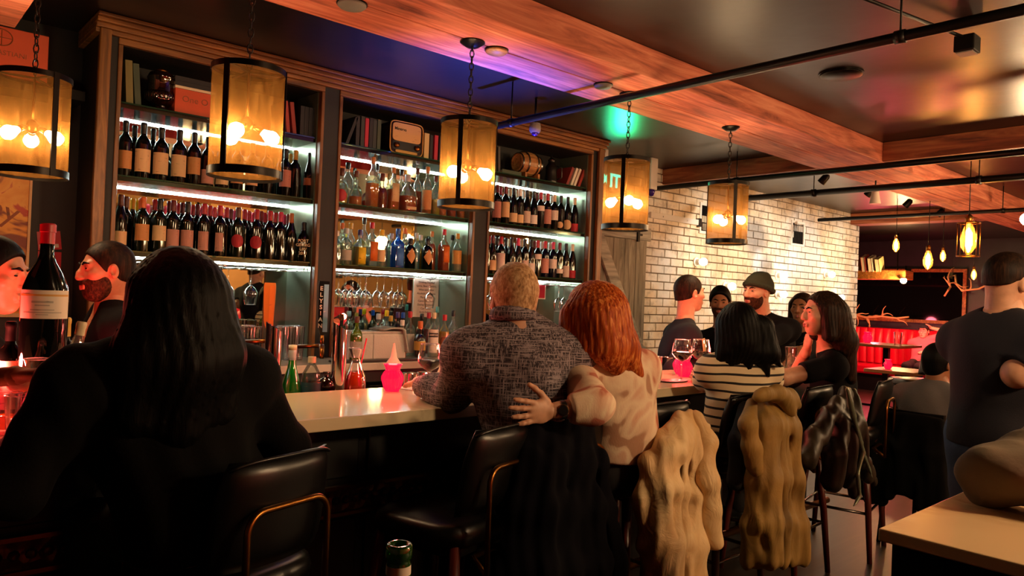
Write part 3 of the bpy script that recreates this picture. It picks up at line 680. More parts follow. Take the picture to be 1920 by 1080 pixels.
clear('blue_glass', '#5aa8f0', .3, '#2f86e0', .07); clear('green_glass', '#40b83a', .7, '#25b840', .07); clear('lime_glass', '#b8d84a', .3, '#a4c828', .07); clear('brown_glass', '#4a1c08', .5, '#3a1408', .07)
SHAPES = {  # (radius fraction, height fraction)
    'bordeaux': [(.85, 0), (1, .012), (1, .60), (.97, .64), (.8, .70), (.5, .745), (.38, .78), (.36, .94), (.40, .945), (.40, .985), (.36, 1)],
    'burgundy': [(.85, 0), (1, .012), (1, .48), (.94, .56), (.75, .66), (.5, .76), (.37, .84), (.34, .94), (.38, .945), (.38, .985), (.34, 1)],
    'liquor': [(.9, 0), (1, .015), (1, .55), (.95, .61), (.7, .68), (.4, .73), (.33, .78), (.32, .90)],
    'long_neck': [(.95, 0), (1, .02), (.98, .25), (.8, .36), (.5, .46), (.34, .55), (.3, .62), (.29, .88)],
    'round': [(.7, 0), (.95, .04), (1, .25), (1, .42), (.92, .52), (.65, .60), (.36, .64), (.33, .68), (.33, .84)],
    'decanter': [(.9, 0), (1, .03), (1, .40), (.93, .52), (.7, .62), (.4, .69), (.28, .74), (.28, .85)],
    'stubby': [(.9, 0), (1, .02), (1, .6), (.95, .68), (.7, .74), (.4, .78), (.38, .86)],
}
MCACHE = {}
def shared(key, mk, name, mat, parent, smooth=True):
    if key in MCACHE: return link(name, MCACHE[key], None, parent)
    o = mk().build(name, mat, parent, smooth); MCACHE[key] = o.data; return o
def superlathe(prof, n, sq):
    m = MB(); rings = []
    for r, z in prof:
        ring = []
        for k in range(n):
            a = 2 * PI * k / n + PI / n; c, s = math.cos(a), math.sin(a)
            q = (abs(c) ** sq + abs(s) ** sq) ** (-1 / sq) if sq > 2 else 1
            ring.append((r * q * c, r * q * s, z))
        rings.append(ring)
    m.loft(rings); return m
def sector(prof, a0, a1, n=10):
    m = MB(); rings = [[(r * math.cos(a0 + (a1 - a0) * k / n), r * math.sin(a0 + (a1 - a0) * k / n), z) for k in range(n + 1)] for r, z in prof]
    m.loft(rings, cap=False, closed=False); return m
def radius_at(sh, r, h, f):
    P = SHAPES[sh]
    for (a, b), (c, d) in zip(P, P[1:]):
        if b <= f <= d: return r * (a + (c - a) * (f - b) / max(1e-6, d - b))
    return r
def bottle(label, p, cat='bottle', group=None, name='wine_bottle', sh='bordeaux', r=.037, h=.30, glass='wine_black', cap='black', lab=None, lz=(.14, .46), law=1.15, liq=None, fill=.55, sq=2, capf=None, face=None, round_label=False):
    """a bottle from glass body, liquid, cap or capsule and paper label; face = direction the label looks"""
    o = thing(name, label, cat, p, 0, group); P = [(a * r, b * h) for a, b in SHAPES[sh]]
    wine = sh in ('bordeaux', 'burgundy')
    shared(('b', sh, r, h, glass, sq), lambda: superlathe(P, 20, sq), 'body', glass, o, 'auto')
    if cap:
        if wine:
            c0 = capf or .80; pr = [(radius_at(sh, r, h, f) + .0012, f * h) for f in (c0, .87, .93, .945, .985)] + [(.34 * r, h + .001), (.001, h + .0012)]
            shared(('c', sh, r, h, cap, c0), lambda: MB().lathe(pr, 16, cap=False), 'capsule', 'cap_' + cap, o, 'auto')
        else:
            rt_ = P[-1][0]; z0 = P[-1][1]
            pr = [(rt_ * 1.25, z0 - .012), (rt_ * 1.32, z0), (rt_ * 1.32, h - .004), (rt_ * 1.1, h), (.001, h)]
            shared(('c', sh, r, h, cap), lambda: MB().lathe(pr, 16, cap=False), 'cap', 'cap_' + cap, o, 'auto')
    if liq:
        pl = [(a * r * .93, b * h) for a, b in SHAPES[sh] if b <= fill]; pl = [(pl[0][0], .006)] + pl[1:] + [(radius_at(sh, r, h, fill) * .93, fill * h), (.001, fill * h)]
        shared(('l', sh, r, h, liq, fill, sq), lambda: superlathe(pl, 18, sq), 'liquid', 'liq_' + liq, o, 'auto')
    if lab:
        a = math.atan2(-p[1], -p[0]) if face is None else face
        if round_label:
            m = MB(); c0 = (lz[0] + lz[1]) / 2 * h; rr = (lz[1] - lz[0]) / 2 * h; rows = []
            for i in range(9):
                ph = -PI / 2 + PI * i / 8; zz = c0 + rr * math.sin(ph); wd = rr * math.cos(ph) / r + .01
                rows.append([((r + .0008) * math.cos(k / 4 * wd), (r + .0008) * math.sin(k / 4 * wd), zz) for k in range(-4, 5)])
            m.loft(rows, cap=False, closed=False); me = m.build('label', 'lab_' + lab, o, True)
        else:
            rr = r * (1.0 if sq <= 2 else 1.0) + .0008
            me = shared(('s', r, h, lz, law, lab, sq), lambda: sector([(rr, lz[0] * h), (rr, lz[1] * h)], -law, law) if sq <= 2 else MB().bbox(rr - .0002, rr + .0006, -r * .72, r * .72, lz[0] * h, lz[1] * h), 'label', 'lab_' + lab, o)
        me.rotation_euler = (0, 0, a if sq <= 2 else -PI / 2)
    return o
def rowpos(u, y, z): p = at(u, 400, y=y); return (p.x, y, z)
def desc(cap, lab, kind='wine bottle', extra=''):
    s = 'dark ' + kind
    if cap and cap != 'black': s = cap.replace('dark red', 'deep red') + '-capped dark ' + kind
    return s + extra + ((' with %s label' % lab) if lab else '')
def wine_row(items, y, z, where, group):
    rear = y > 4.5; lanes = {4.476: -9, 4.544: -9, 4.612: -9}; i = -1
    for it in sorted(items, key=lambda q: q[0]):
        u, cap, lab = it[:3]; k = dict(it[3]) if len(it) > 3 else {}
        if rear:
            k['r'] = .033; ok = [l for l in lanes if at(u, 400, y=l).x - lanes[l] > .067]
            if not ok: continue
            y = ok[0]; lanes[y] = at(u, 400, y=y).x
        i += 1
        bottle('%s, %s from left, %s' % (desc(cap, lab), ORD[i], where), rowpos(u, y, z), 'bottle', group, cap=cap, lab=lab, **k)
J = lambda **k: k
wine_row([(229, 'black', 'tan', J(h=.305)), (263, 'black', 'cream', J(h=.31, r=.041, lz=(.12, .52))), (297, 'black', 'cream', J(h=.30, r=.041, lz=(.12, .52))), (331, 'black', 'cream', J(h=.305, r=.041, lz=(.12, .52))),
          (359, 'black', 'tan', J(h=.305, r=.038, lz=(.2, .52))), (385, 'black', 'pink', J(h=.29, lz=(.06, .34))), (413, 'black', 'cream', J(lz=(.08, .36))), (441, 'black', 'tan'), (469, 'black', 'cream'), (497, 'black', None),
          (532, 'black', 'pink', J(lz=(.2, .55))), (550, 'gold', None), (577, 'black', 'brown', J(sh='burgundy', lz=(.3, .45)))], 4.40, 2.056, 'upper left shelf', 'wine on the upper left shelf')
wine_row([(246, 'black', None), (281, 'black', None), (523, 'cream', None), (540, 'gold', None)], 4.55, 2.056, 'rear of upper left shelf', 'wine in the rear of the upper left shelf')
wine_row([(226, 'brown', 'cream', J(sh='burgundy', lz=(.1, .34))), (268, 'orange', 'tan', J(lz=(.2, .5), glass='wine_green')), (300, 'black', 'cream', J(lz=(.22, .5), glass='wine_green', sh='bordeaux')), (325, 'dark red', 'pink', J(lz=(.1, .45))),
          (352, 'black', 'pink', J(lz=(.1, .46))), (383, 'red', 'pink', J(lz=(.1, .46), law=.8)), (413, 'red', 'pink', J(lz=(.1, .46), law=.6)), (447, 'brown', 'red', J(round_label=True, lz=(.2, .46), glass='wine_green')),
          (482, 'red', 'red', J(round_label=True, lz=(.2, .46))), (507, 'red', None), (527, 'pink', None), (547, 'cork', None, J(sh='burgundy'))], 4.40, 1.659, 'lower left shelf', 'wine on the lower left shelf')
wine_row([(u, c, None) for u, c in [(236, 'brown'), (249, 'yellow'), (257, 'yellow'), (264, 'orange'), (290, 'red'), (298, 'red'), (317, 'dark red'), (335, 'red'), (342, 'dark red'), (362, 'red'), (370, 'dark red'), (378, 'red'), (394, 'red'), (402, 'red'), (425, 'red'),
          (433, 'dark red'), (440, 'pink'), (459, 'red'), (467, 'red'), (476, 'red'), (490, 'dark red'), (497, 'red'), (517, 'red'), (534, 'pink'), (541, 'dark red')]], 4.53, 1.659, 'rear of lower left shelf', 'wine in the rear of the lower left shelf')
# port bottle with painted letters
pp = rowpos(571, 4.38, 1.659); pb = bottle('stubby black port bottle with gold painted lettering on the lower left shelf', pp, 'bottle', 'wine on the lower left shelf', sh='burgundy', r=.038, h=.25, cap='black')
fa = math.atan2(-pp[1], -pp[0])
for k, s in enumerate(['PORT', 'GEORG', 'LBV', '2011']):
    text('lettering', s, .026, 'cap_cream', pb, (.0385 * math.cos(fa), .0385 * math.sin(fa), .13 - k * .026), (PI / 2, 0, fa + PI / 2), bold=.0006)
wine_row([(915, 'black', None), (931, 'dark red', 'pink', J(lz=(.14, .56))), (947, 'dark red', 'cream', J(lz=(.18, .58))), (962, 'black', 'cream', J(sh='burgundy', lz=(.08, .32))), (974, 'white', 'cream', J(lz=(.08, .3))), (987, 'black', 'art', J(sh='burgundy', lz=(.1, .42))),
          (1000, 'black', 'white', J(lz=(.1, .34), sh='burgundy')), (1013, 'red', 'white', J(lz=(.48, .62))), (1026, 'red', 'pink', J(lz=(.15, .55))), (1039, 'cream', 'white', J(lz=(.28, .55))), (1051, 'black', 'cream', J(round_label=True, lz=(.08, .26))),
          (1064, 'black', 'cream', J(sh='burgundy', round_label=True, lz=(.06, .34))), (1077, 'cream', 'red', J(sh='burgundy', lz=(.03, .26))), (1091, 'black', 'pink', J(lz=(.16, .56), h=.27))], 4.40, 2.056, 'upper right shelf', 'wine on the upper right shelf')
wine_row([(914, 'black', None), (926, 'dark red', 'cream', J(sh='burgundy', lz=(.1, .36))), (942, 'red', 'white', J(lz=(.1, .56))), (962, 'black', 'white', J(sh='burgundy', lz=(.1, .34))), (974, 'pink', 'white', J(sh='burgundy', lz=(.1, .32))), (987, 'black', 'art', J(lz=(.12, .42))),
          (999, 'black', 'white', J(lz=(.1, .36), sh='burgundy')), (1011, 'red', 'white', J(lz=(.48, .62))), (1025, 'red', 'pink', J(lz=(.12, .52), glass='wine_blue')), (1040, 'pink', 'white', J(lz=(.26, .52), glass='wine_blue')), (1052, 'dark red', 'white', J(lz=(.14, .26), glass='wine_green')),
          (1064, 'black', 'art', J(sh='burgundy', lz=(.04, .36))), (1076, 'cream', 'red', J(sh='burgundy', lz=(.03, .25)))], 4.40, 1.659, 'lower right shelf', 'wine on the lower right shelf')
wine_row([(921, 'black', None), (937, 'red', None), (955, 'cream', None), (969, 'cream', None), (981, 'white', None), (1005, 'dark red', None), (1019, 'white', None), (1033, 'white', None)], 4.53, 2.056, 'rear of upper right shelf', 'wine in the rear of the upper right shelf')
wine_row([(919, 'red', None), (934, 'black', None), (951, 'black', None), (957, 'cream', None), (980, 'cream', None), (1004, 'dark red', None), (1018, 'white', None), (1033, 'white', None)], 4.53, 1.659, 'rear of lower right shelf', 'wine in the rear of the lower right shelf')
def liquor(label, u, vt, y, z, **k):
    p = at(u, vt, y=y); k.setdefault('glass', 'bottle_glass'); k.setdefault('cap', 'black'); k.setdefault('sh', 'liquor')
    k['h'] = round(min(.345, max(.16, p.z - z)), 3); k.setdefault('r', .038)
    return bottle(label, (at(u, 400, y=y).x, y, z), 'bottle', k.pop('group', None), 'liquor_bottle', **k)
G = 'whisky bottles on the upper middle shelf'
WH = 'upper middle shelf'
for u, vt, lb, k in [
    (638, 315, 'short whisky bottle with a round red label, first from left', J(sh='round', r=.045, liq='gold', fill=.3, cap='brown', lab='red', round_label=True, lz=(.06, .4))),
    (649, 304, 'tall clear bottle with a wide black stopper', J(y=4.5, cap='black', r=.04, sh='liquor')),
    (665, 320, 'long-necked whisky bottle with a brown stopper', J(sh='long_neck', r=.046, liq='amber', fill=.26, cap='brown')),
    (696, 294, 'tallest square whisky bottle with cork and low amber whisky', J(sq=6, r=.037, liq='amber', fill=.48, cap='cork')),
    (704, 306, 'slim bottle behind the tallest square whisky', J(y=4.50, r=.03, liq='gold', fill=.3, cap='black')),
    (714, 325, 'round-shouldered bottle full of red brown whiskey', J(sh='round', r=.042, liq='red brown', fill=.58, cap='brown')),
    (735, 313, 'square bourbon bottle with cork and cream label', J(sq=6, r=.038, liq='amber', fill=.48, cap='cork', lab='cream', lz=(.2, .62))),
    (750, 317, 'clear bottle with black cap behind the square bourbon', J(y=4.50, r=.035, liq='gold', fill=.3)),
    (762, 327, 'wide faceted decanter half full of dark amber whisky', J(sh='decanter', r=.058, sq=4, liq='dark amber', fill=.42, cap='silver', lab='cream', lz=(.06, .14))),
    (780, 315, 'amber whisky bottle with dark cork behind the wide decanter', J(y=4.50, r=.036, liq='orange', fill=.5, cap='brown')),
    (799, 312, 'tall corked whisky bottle with tan label', J(sh='liquor', r=.037, liq='amber', fill=.36, cap='cork', lab='tan', lz=(.1, .5))),
    (815, 330, 'clear bottle of yellow spirit beside the lamp', J(r=.036, liq='yellow', fill=.4, cap='brown')),
    (828, 331, 'amber bottle partly behind the middle lamp', J(r=.036, liq='amber', fill=.5)),
    (846, 332, 'dark amber bottle behind the middle lamp', J(r=.036, liq='dark amber', fill=.5)),
    (864, 333, 'amber bottle at the right end behind the middle lamp', J(r=.036, liq='amber', fill=.55))]:
    y = k.pop('y', 4.40); liquor(lb + ', ' + WH, u, vt, y, 2.056, group=G, **k)
G = 'spirits on the lower middle shelf'; WH = 'lower middle shelf'
for u, vt, lb, k in [
    (634, 433, 'clear spirit bottle first from left', J(r=.034, liq='clear', fill=.5, cap='white')),
    (651, 428, 'broad clear bottle with pale label second from left', J(r=.042, liq='clear', fill=.5, cap='silver', lab='grey', lz=(.12, .4))),
    (643, 418, 'clear bottle with orange cap in the rear left', J(y=4.50, r=.034, liq='clear', fill=.5, cap='orange')),
    (659, 418, 'tall clear bottle with gold cap in the rear', J(y=4.50, r=.034, liq='clear', fill=.5, cap='gold')),
    (677, 431, 'short bottle of yellow spirit with printed yellow label', J(sq=5, r=.038, liq='yellow', fill=.52, cap='purple', lab='yellow', lz=(.05, .5))),
    (684, 408, 'tall bottle with black cap in the rear', J(y=4.50, r=.034, liq='clear', fill=.4, cap='black')),
    (699, 417, 'clear red-capped bottle with burnt orange label', J(sq=4, r=.038, liq='pale blue', fill=.12, cap='red', lab='orange', lz=(.12, .56))),
    (718, 431, 'pale clear bottle with cream label and yellow cap', J(r=.04, liq='clear', fill=.5, cap='yellow', lab='cream', lz=(.14, .46), law=.7)),
    (736, 438, 'clear flared bottle left of the blue bottle', J(y=4.50, r=.036, liq='clear', fill=.5, cap='silver')),
    (748, 429, 'bright blue gin bottle', J(sq=5, r=.039, glass='blue_glass', liq='blue', fill=.55, cap='blue', lab='blue', lz=(.06, .5))),
    (761, 428, 'bottle with orange cap behind the blue gin', J(y=4.50, r=.034, liq='clear', fill=.4, cap='orange')),
    (783, 437, 'slim pale blue bottle between two black bottles', J(y=4.47, r=.03, liq='pale blue', fill=.7, cap='silver')),
    (791, 441, 'pale yellow bottle in the rear between the black bottles', J(y=4.50, r=.034, liq='yellow', fill=.6, cap='silver')),
    (812, 434, 'slender orange liqueur bottle', J(y=4.47, r=.032, liq='orange', fill=.68, cap='cork')),
    (835, 430, 'tall red amber bottle with orange label', J(sq=5, r=.036, liq='dark amber', fill=.62, cap='red', lab='orange', lz=(.2, .58))),
    (850, 441, 'clear bottle with black cap second from right', J(y=4.5, r=.032, liq='clear', fill=.5)),
    (860, 438, 'clear bottle with gold cap and brown label at right end', J(sh='liquor', r=.037, liq='pale', fill=.5, cap='gold', lab='gold', lz=(.2, .55)))]:
    y = k.pop('y', 4.40); liquor(lb + ', ' + WH, u, vt, y, 1.659, group=G, **k)
for u, vt, w_ in [(772, 447, 'left'), (804, 448, 'right')]:
    o = liquor('black apothecary bottle with diamond label, %s of the pair on the lower middle shelf' % w_, u, vt, 4.40, 1.659, group=G, sh='stubby', glass='wine_black', r=.039, cap='black')
    fa = math.atan2(-4.40, -o.location.x); m = MB(); rows = []
    for i in range(9):
        q = -1 + i / 4; wd = (1 - abs(q)) * .95 + .01; rows.append([(.0398 * math.cos(k / 4 * wd), .0398 * math.sin(k / 4 * wd), .09 + q * .055) for k in range(-4, 5)])
    m.loft(rows, cap=False, closed=False).build('label', 'lab_tan', o, True).rotation_euler = (0, 0, fa + .35)
# counter bottles
G = 'bottles on the back counter'
for u, vt, yy, lb, k in [
    (678, 593, 3.98, 'bright green bottle with grey label standing before the white boxes', J(sh='liquor', r=.037, glass='lime_glass', liq='green', fill=.6, cap='brown', lab='grey', lz=(.1, .45))),
    (718, 588, 4.45, 'clear glass decanter bottle behind the white boxes', J(r=.04, liq='clear', fill=.4, cap='silver')),
    (733, 582, 4.5, 'bottle with yellow cap behind the white boxes', J(r=.034, liq='clear', fill=.4, cap='yellow')),
    (741, 592, 4.42, 'black labelled bottle with gold cap behind the white boxes', J(r=.034, glass='wine_black', cap='gold', lab='grey')),
    (754, 585, 4.4, 'dark green bottle with blue cap on the counter', J(r=.034, glass='wine_green', cap='purple')),
    (764, 586, 4.45, 'second dark green bottle with blue cap on the counter', J(r=.034, glass='wine_green', cap='blue')),
    (763, 600, 4.15, 'orange red aperitif bottle beside the draped towel', J(r=.035, liq='orange', fill=.6, cap='white', lab='red', lz=(.25, .5))),
    (777, 584, 4.22, 'clear red-capped bottle with white and blue label', J(r=.037, liq='clear', fill=.5, cap='red', lab='white', lz=(.08, .5))),
    (797, 602, 4.12, 'brown bottle of orange liqueur with gold label', J(sh='round', r=.042, glass='brown_glass', liq='dark amber', fill=.55, cap='orange', lab='gold', lz=(.2, .45))),
    (799, 588, 4.45, 'tall dark bottle in the rear of the counter', J(r=.036, glass='wine_black', cap='black')),
    (812, 586, 4.35, 'bottle with long red capsule on the counter', J(sh='liquor', r=.036, liq='red brown', fill=.6, cap='red')),
    (828, 575, 4.45, 'slim bottle with teal cap in the rear', J(r=.032, liq='clear', fill=.5, cap='teal')),
    (842, 590, 4.12, 'amber whisky bottle with round orange seal on the counter', J(r=.037, liq='gold', fill=.6, cap='red', lab='brown', round_label=True, lz=(.28, .48))),
    (858, 582, 4.25, 'clear bottle with black and orange cap at the right end', J(r=.037, liq='clear', fill=.5, cap='black', lab='white', lz=(.1, .42)))]:
    liquor(lb, u, vt, yy, CT, group=G, **k)
o = liquor('clear bottle with black and white CAMPARI band on the counter', 822, 586, 4.12, CT, group=G, r=.037, liq='pale', fill=.5, cap='cream', lab='white', lz=(.1, .62))
fa = math.atan2(-4.12, -o.location.x); hh = .30
sector([(.0386, .135), (.0386, .165)], -1.0, 1.0).build('band', 'black_plastic', o, True).rotation_euler = (0, 0, fa)
text('lettering', 'CAMPARI', .017, 'white_plastic', o, (.0392 * math.cos(fa), .0392 * math.sin(fa), .15), (PI / 2, 0, fa + PI / 2), depth=.0008, bold=.0004)
# ------------------------------------------------------------------ glassware
def wine_glass(label, p, up=True, s=1.0, wine=None, group=None, br=.046, rot=0):
    o = thing('wine_glass', label, 'glass', p, 0, group)
    pr = [(.034, 0), (.033, .003), (.006, .008), (.0035, .02), (.0035, .095), (.008, .102), (br * .6, .115), (br, .14), (br * .97, .165), (br * .78, .215)]
    if not up: pr = [(r, .225 - z) for r, z in pr]
    q = [(r * s, z * s) for r, z in pr]
    k = ('wg', up, s, br); shared(k, lambda: MB().lathe(q, 22, cap=False), 'bowl_and_stem', 'glass', o)
    e = q[-1]; shared(k + ('rim',), lambda: MB().tube([(e[0] * math.cos(a * PI / 11), e[0] * math.sin(a * PI / 11), e[1]) for a in range(22)], .0012, 5, True), 'rim', 'rim_glass', o)
    e2 = q[1]; shared(k + ('foot',), lambda: MB().tube([(q[0][0] * math.cos(a * PI / 11), q[0][0] * math.sin(a * PI / 11), q[0][1]) for a in range(22)], .0014, 5, True), 'foot', 'rim_glass', o)
    if wine: MB().lathe([(.001, .104 * s), (br * .55 * s, .1155 * s), (br * .93 * s, .139 * s), (br * .95 * s, .15 * s), (.001, .15 * s)], 20, cap=False).build('wine', 'liq_' + wine, o, True)
    return o
GR = 'wine glasses hanging below the shelf'
for i, (bay, us) in enumerate([('left', [300, 340, 405, 427, 470]), ('middle', [634, 648, 661, 675, 686, 707, 720, 735, 746, 806]), ('right', [918, 925, 1048, 1058])]):
    a, c = BAYS[i]
    r_ = thing('glass_rack', 'wire rack for hanging glasses below the %s bay shelf' % bay, 'glass rack', (a + .02, 4.32, 1.60))
    m = MB()
    nn = 9
    for k in range(nn):
        xk = .02 + k * (c - a - .08) / (nn - 1)
        MB().tube([(xk - .012, .32, 0), (xk - .012, 0, 0), (xk - .012, -.008, .02)], .003, 6).tube([(xk + .012, .32, 0), (xk + .012, 0, 0), (xk + .012, -.008, .02)], .003, 6).build('rail_pair', 'chrome', r_, True)
    MB().tube([(0, .02, .012), (c - a - .04, .02, .012)], .003, 6).tube([(0, .3, .012), (c - a - .04, .3, .012)], .003, 6).build('crossbar', 'chrome', r_, True)
    for k, u in enumerate(us):
        yy = 4.38 + (k % 2) * .09; x = at(u, 545, y=yy).x
        wine_glass('upside-down wine glass under the %s bay shelf, %s from left' % (bay, ORD[k]), (x, yy, 1.60 - .228), False, 1.0, None, GR, .042)
for k, (u, yy) in enumerate([(452, 4.2), (466, 4.32), (480, 4.2), (521, 4.15), (532, 4.3), (543, 4.2), (553, 4.32), (560, 4.2)]):
    p = at(u, 600, y=yy); tumbler((p.x, yy, CT), 'tall fluted pint glass on the left of the counter, %s from left' % ORD[k], .04, .2, group='pint glasses on the counter')
for k, (u, yy) in enumerate([(1042, 4.1), (1052, 4.2), (1062, 4.1), (1034, 4.25)]):
    p = at(u, 640, y=yy); tumbler((p.x, yy, CT), 'tall glass on the right of the counter, %s from left' % ORD[k], .036, .2, group='tall glasses on the right counter')
# ------------------------------------------------------------------ things on the top shelves
ZA = 2.4435
def bk(u, w_, h_, ci, lb, lean=0., y=4.36, grp='books on the top shelf'):
    x = at(u, 240, y=y).x; q = book(lb, (x, y, ZA), w_, .2, h_, ci, (0, 0, 0), grp)
    if lean: q.rotation_euler = (0, lean, 0); q.location.z += abs(math.sin(lean)) * w_ / 2 * 1.02
plain('book_10', '#b01c3c', .6); plain('book_11', '#2a2f2c', .6); plain('book_12', '#7a7142', .65); plain('book_13', '#3c4a3a', .65)
bk(241, .035, .235, 12, 'tan hardback leaning at the far left of the top shelf', -.06); bk(257, .03, .225, 13, 'green hardback second from the left of the top shelf', -.09)
bk(541, .022, .2, 7, 'red paperback leaning right of the largest lamp', -.12); bk(553, .024, .2, 2, 'second red paperback leaning right of the largest lamp', -.14)
for k, u in enumerate([566, 574, 582, 590]): bk(u, .026, .19, 8, 'black hardback in the left bay, %s of four' % ORD[k])
bk(651, .02, .2, 8, 'black book leaning sideways at the left of the middle bay', .35)
for k, (u, ci, lb) in enumerate([(671, 8, 'black book first of the upright row'), (680, 11, 'charcoal book second of the upright row'), (688, 10, 'crimson book in the upright row'), (696, 8, 'black book right of the crimson one'), (703, 11, 'charcoal book fifth of the upright row'), (711, 13, 'dark green book beside the radio')]):
    bk(u, .026, .2 + .008 * (k % 2), ci, lb + ' in the middle bay')
bk(801, .04, .185, 3, 'cream book right of the radio'); bk(810, .024, .18, 8, 'thin black book right of the cream one'); bk(819, .03, .185, 10, 'crimson book beside the middle lamp'); bk(827, .02, .18, 8, 'black book tucked behind the middle lamp')
bk(932, .022, .22, 11, 'grey book upright at the left of the right bay', -.05); bk(939, .02, .2, 1, 'second grey book upright in the right bay', -.05)
for k, (u, ci, lb) in enumerate([(1067, 2, 'dark red book'), (1075, 4, 'white book'), (1081, 4, 'second white book'), (1089, 7, 'bright red book')]): bk(u, .024, .17, ci, lb + ' leaning at the right end of the right bay', .42)
x = at(958, 320, y=4.35).x; q = book('flat teal book lying under the barrel stand', (x, 4.34, ZA + .0155), .03, .2, .2, 13, (0, PI / 2, 0), 'books on the top shelf'); q.location.x -= .1
# glass lantern jar
p = at(300, 200, y=4.42); o = thing('glass_jar', 'dark amber ribbed glass jar on the top left shelf', 'jar', (p.x, 4.42, ZA))
clear('amber_jar', '#5a2a12', .4, '#3a180a', .12)
MB().lathe([(.05, 0), (.055, .01), (.04, .03), (.075, .06), (.08, .09), (.078, .1), (.068, .11), (.066, .17), (.072, .19), (.06, .215), (.03, .225)], 28).build('body', 'amber_jar', o, 'auto')
m = MB()
for a in range(28): m.tube([(.079 * math.cos(a * PI / 14), .079 * math.sin(a * PI / 14), z) for z in (.065, .1)], .003, 4)
m.build('ribs', 'amber_jar', o, True); MB().lathe([(.03, .222), (.035, .232), (.015, .245), (.001, .246)], 16).build('stopper', 'brass', o, True)
# orange wine crate with dark books on it
x = at(366, 170, y=4.36).x
o = thing('wooden_box', 'orange wooden wine box with faded lettering on the top left shelf', 'box', (x, 4.45, ZA)); plain('orange_box', '#c8502a', .6, var=.12)
MB().bbox(-.11, .11, -.1, .1, 0, .14).build('body', 'orange_box', o, bevel=.003); MB().bbox(-.112, .112, -.102, .102, .141, .156).build('lid', 'paper', o, bevel=.002)
text('lettering', 'One O', .05, 'lab_brown', o, (0, -.1008, .085))
for k in range(2):
    q = book('black book lying flat on the orange wine box, %s' % ('lower' if k == 0 else 'upper'), (x - .11, 4.36, ZA + .157 + .013 + k * .027), .026, .17, .22, 8, (0, PI / 2, 0), 'books on the top shelf')
# vintage radio
p = at(757, 250, y=4.40); o = thing('vintage_radio', 'vintage radio with cream speaker cloth and dark dial', 'radio', (p.x, 4.36, ZA))
R_ = [(math.copysign(abs(math.cos(a)) ** .28, math.cos(a)) * .135, math.copysign(abs(math.sin(a)) ** .28, math.sin(a)) * .112 + .118) for a in [2 * PI * k / 40 for k in range(40)]]
MB().prism(R_, lambda a, c: (a, 0, c), (0, .16, 0)).build('case', plain('bakelite', '#241008', .2), o, 'auto')
label_mat('speaker_cloth', '#c9a06a', '#8a6a3a', .5)
MB().prism([(a * .86, .155 + (c - .118) * .56) for a, c in R_], lambda a, c: (a, -.004, c), (0, .006, 0)).build('speaker_cloth', 'speaker_cloth', o)
MB().prism([(a * .86, .062 + (c - .118) * .27) for a, c in R_], lambda a, c: (a, -.003, c), (0, .005, 0)).build('dial_panel', 'black_plastic', o)
MB().prism([(a * .66, .022 + (c - .118) * .08) for a, c in R_], lambda a, c: (a, -.006, c), (0, .004, 0)).build('dial_scale', 'lab_gold', o)
for sx in (-.085, .085): MB().lathe([(.02, 0), (.018, .018), (.001, .02)], 16, (sx, -.004, .06), Matrix.Rotation(PI / 2, 3, 'X')).build('knob', 'brass', o, True)
m = MB(); m.tube([(a * 1.0, -.001, c) for a, c in R_], .004, 6, True); m.build('bezel', 'lab_gold', o, True)
text('lettering', 'Minerva', .03, 'black_plastic', o, (-.055, -.0047, .175), bold=.0005)
# small barrel on its stand
p = at(988, 300, y=4.42); o = thing('oak_barrel', 'small oak barrel on a wooden cradle, right bay', 'barrel', (p.x, 4.42, ZA))
Rb = Matrix.Rotation(PI / 2, 3, 'Y'); n = 18
for k in range(n):
    a0, a1 = 2 * PI * k / n, 2 * PI * (k + .94) / n; m = MB(); rings = []
    for s in (-.11, -.06, 0, .06, .11):
        r0 = .098 - .028 * (s / .11) ** 2
        rings.append([(s, r * math.cos(a), .125 + r * math.sin(a)) for r, a in ((r0, a0), (r0, a1), (r0 - .01, a1), (r0 - .01, a0))])
    m.loft(rings); m.build('stave', 'oak', o)
for s in (-.1, -.05, .05, .1):
    r0 = .0995 - .028 * (s / .11) ** 2; MB().lathe([(r0, -.008), (r0 + .002, -.008), (r0 + .002, .008), (r0, .008)], 26, (s, 0, .125), Rb, cap=False).build('hoop', 'steel', o, 'auto')
for s in (-.1, .1): MB().lathe([(.001, 0), (.068, 0)], 22, (s, 0, .125), Rb, cap=False).build('head', 'oak', o)
for s in (-.07, .07): MB().bbox(s - .01, s + .01, -.075, .075, 0, .045).build('cradle', 'shelf_wood', o)
p = at(1034, 310, y=4.42); o = thing('metal_flagon', 'dark pewter flagon beside the barrel', 'flagon', (p.x, 4.42, ZA)); plain('pewter', '#3a3836', .3, .9)
MB().lathe([(.05, 0), (.055, .01), (.052, .03), (.046, .1), (.05, .14), (.03, .17), (.028, .19), (.034, .2), (.012, .215), (.008, .235), (.001, .237)], 22).build('body', 'pewter', o, 'auto')
MB().tube([(.045, -.02, .15), (.085, -.04, .14), (.085, -.04, .06), (.05, -.02, .04)], .006, 8).build('handle', 'pewter', o, True)
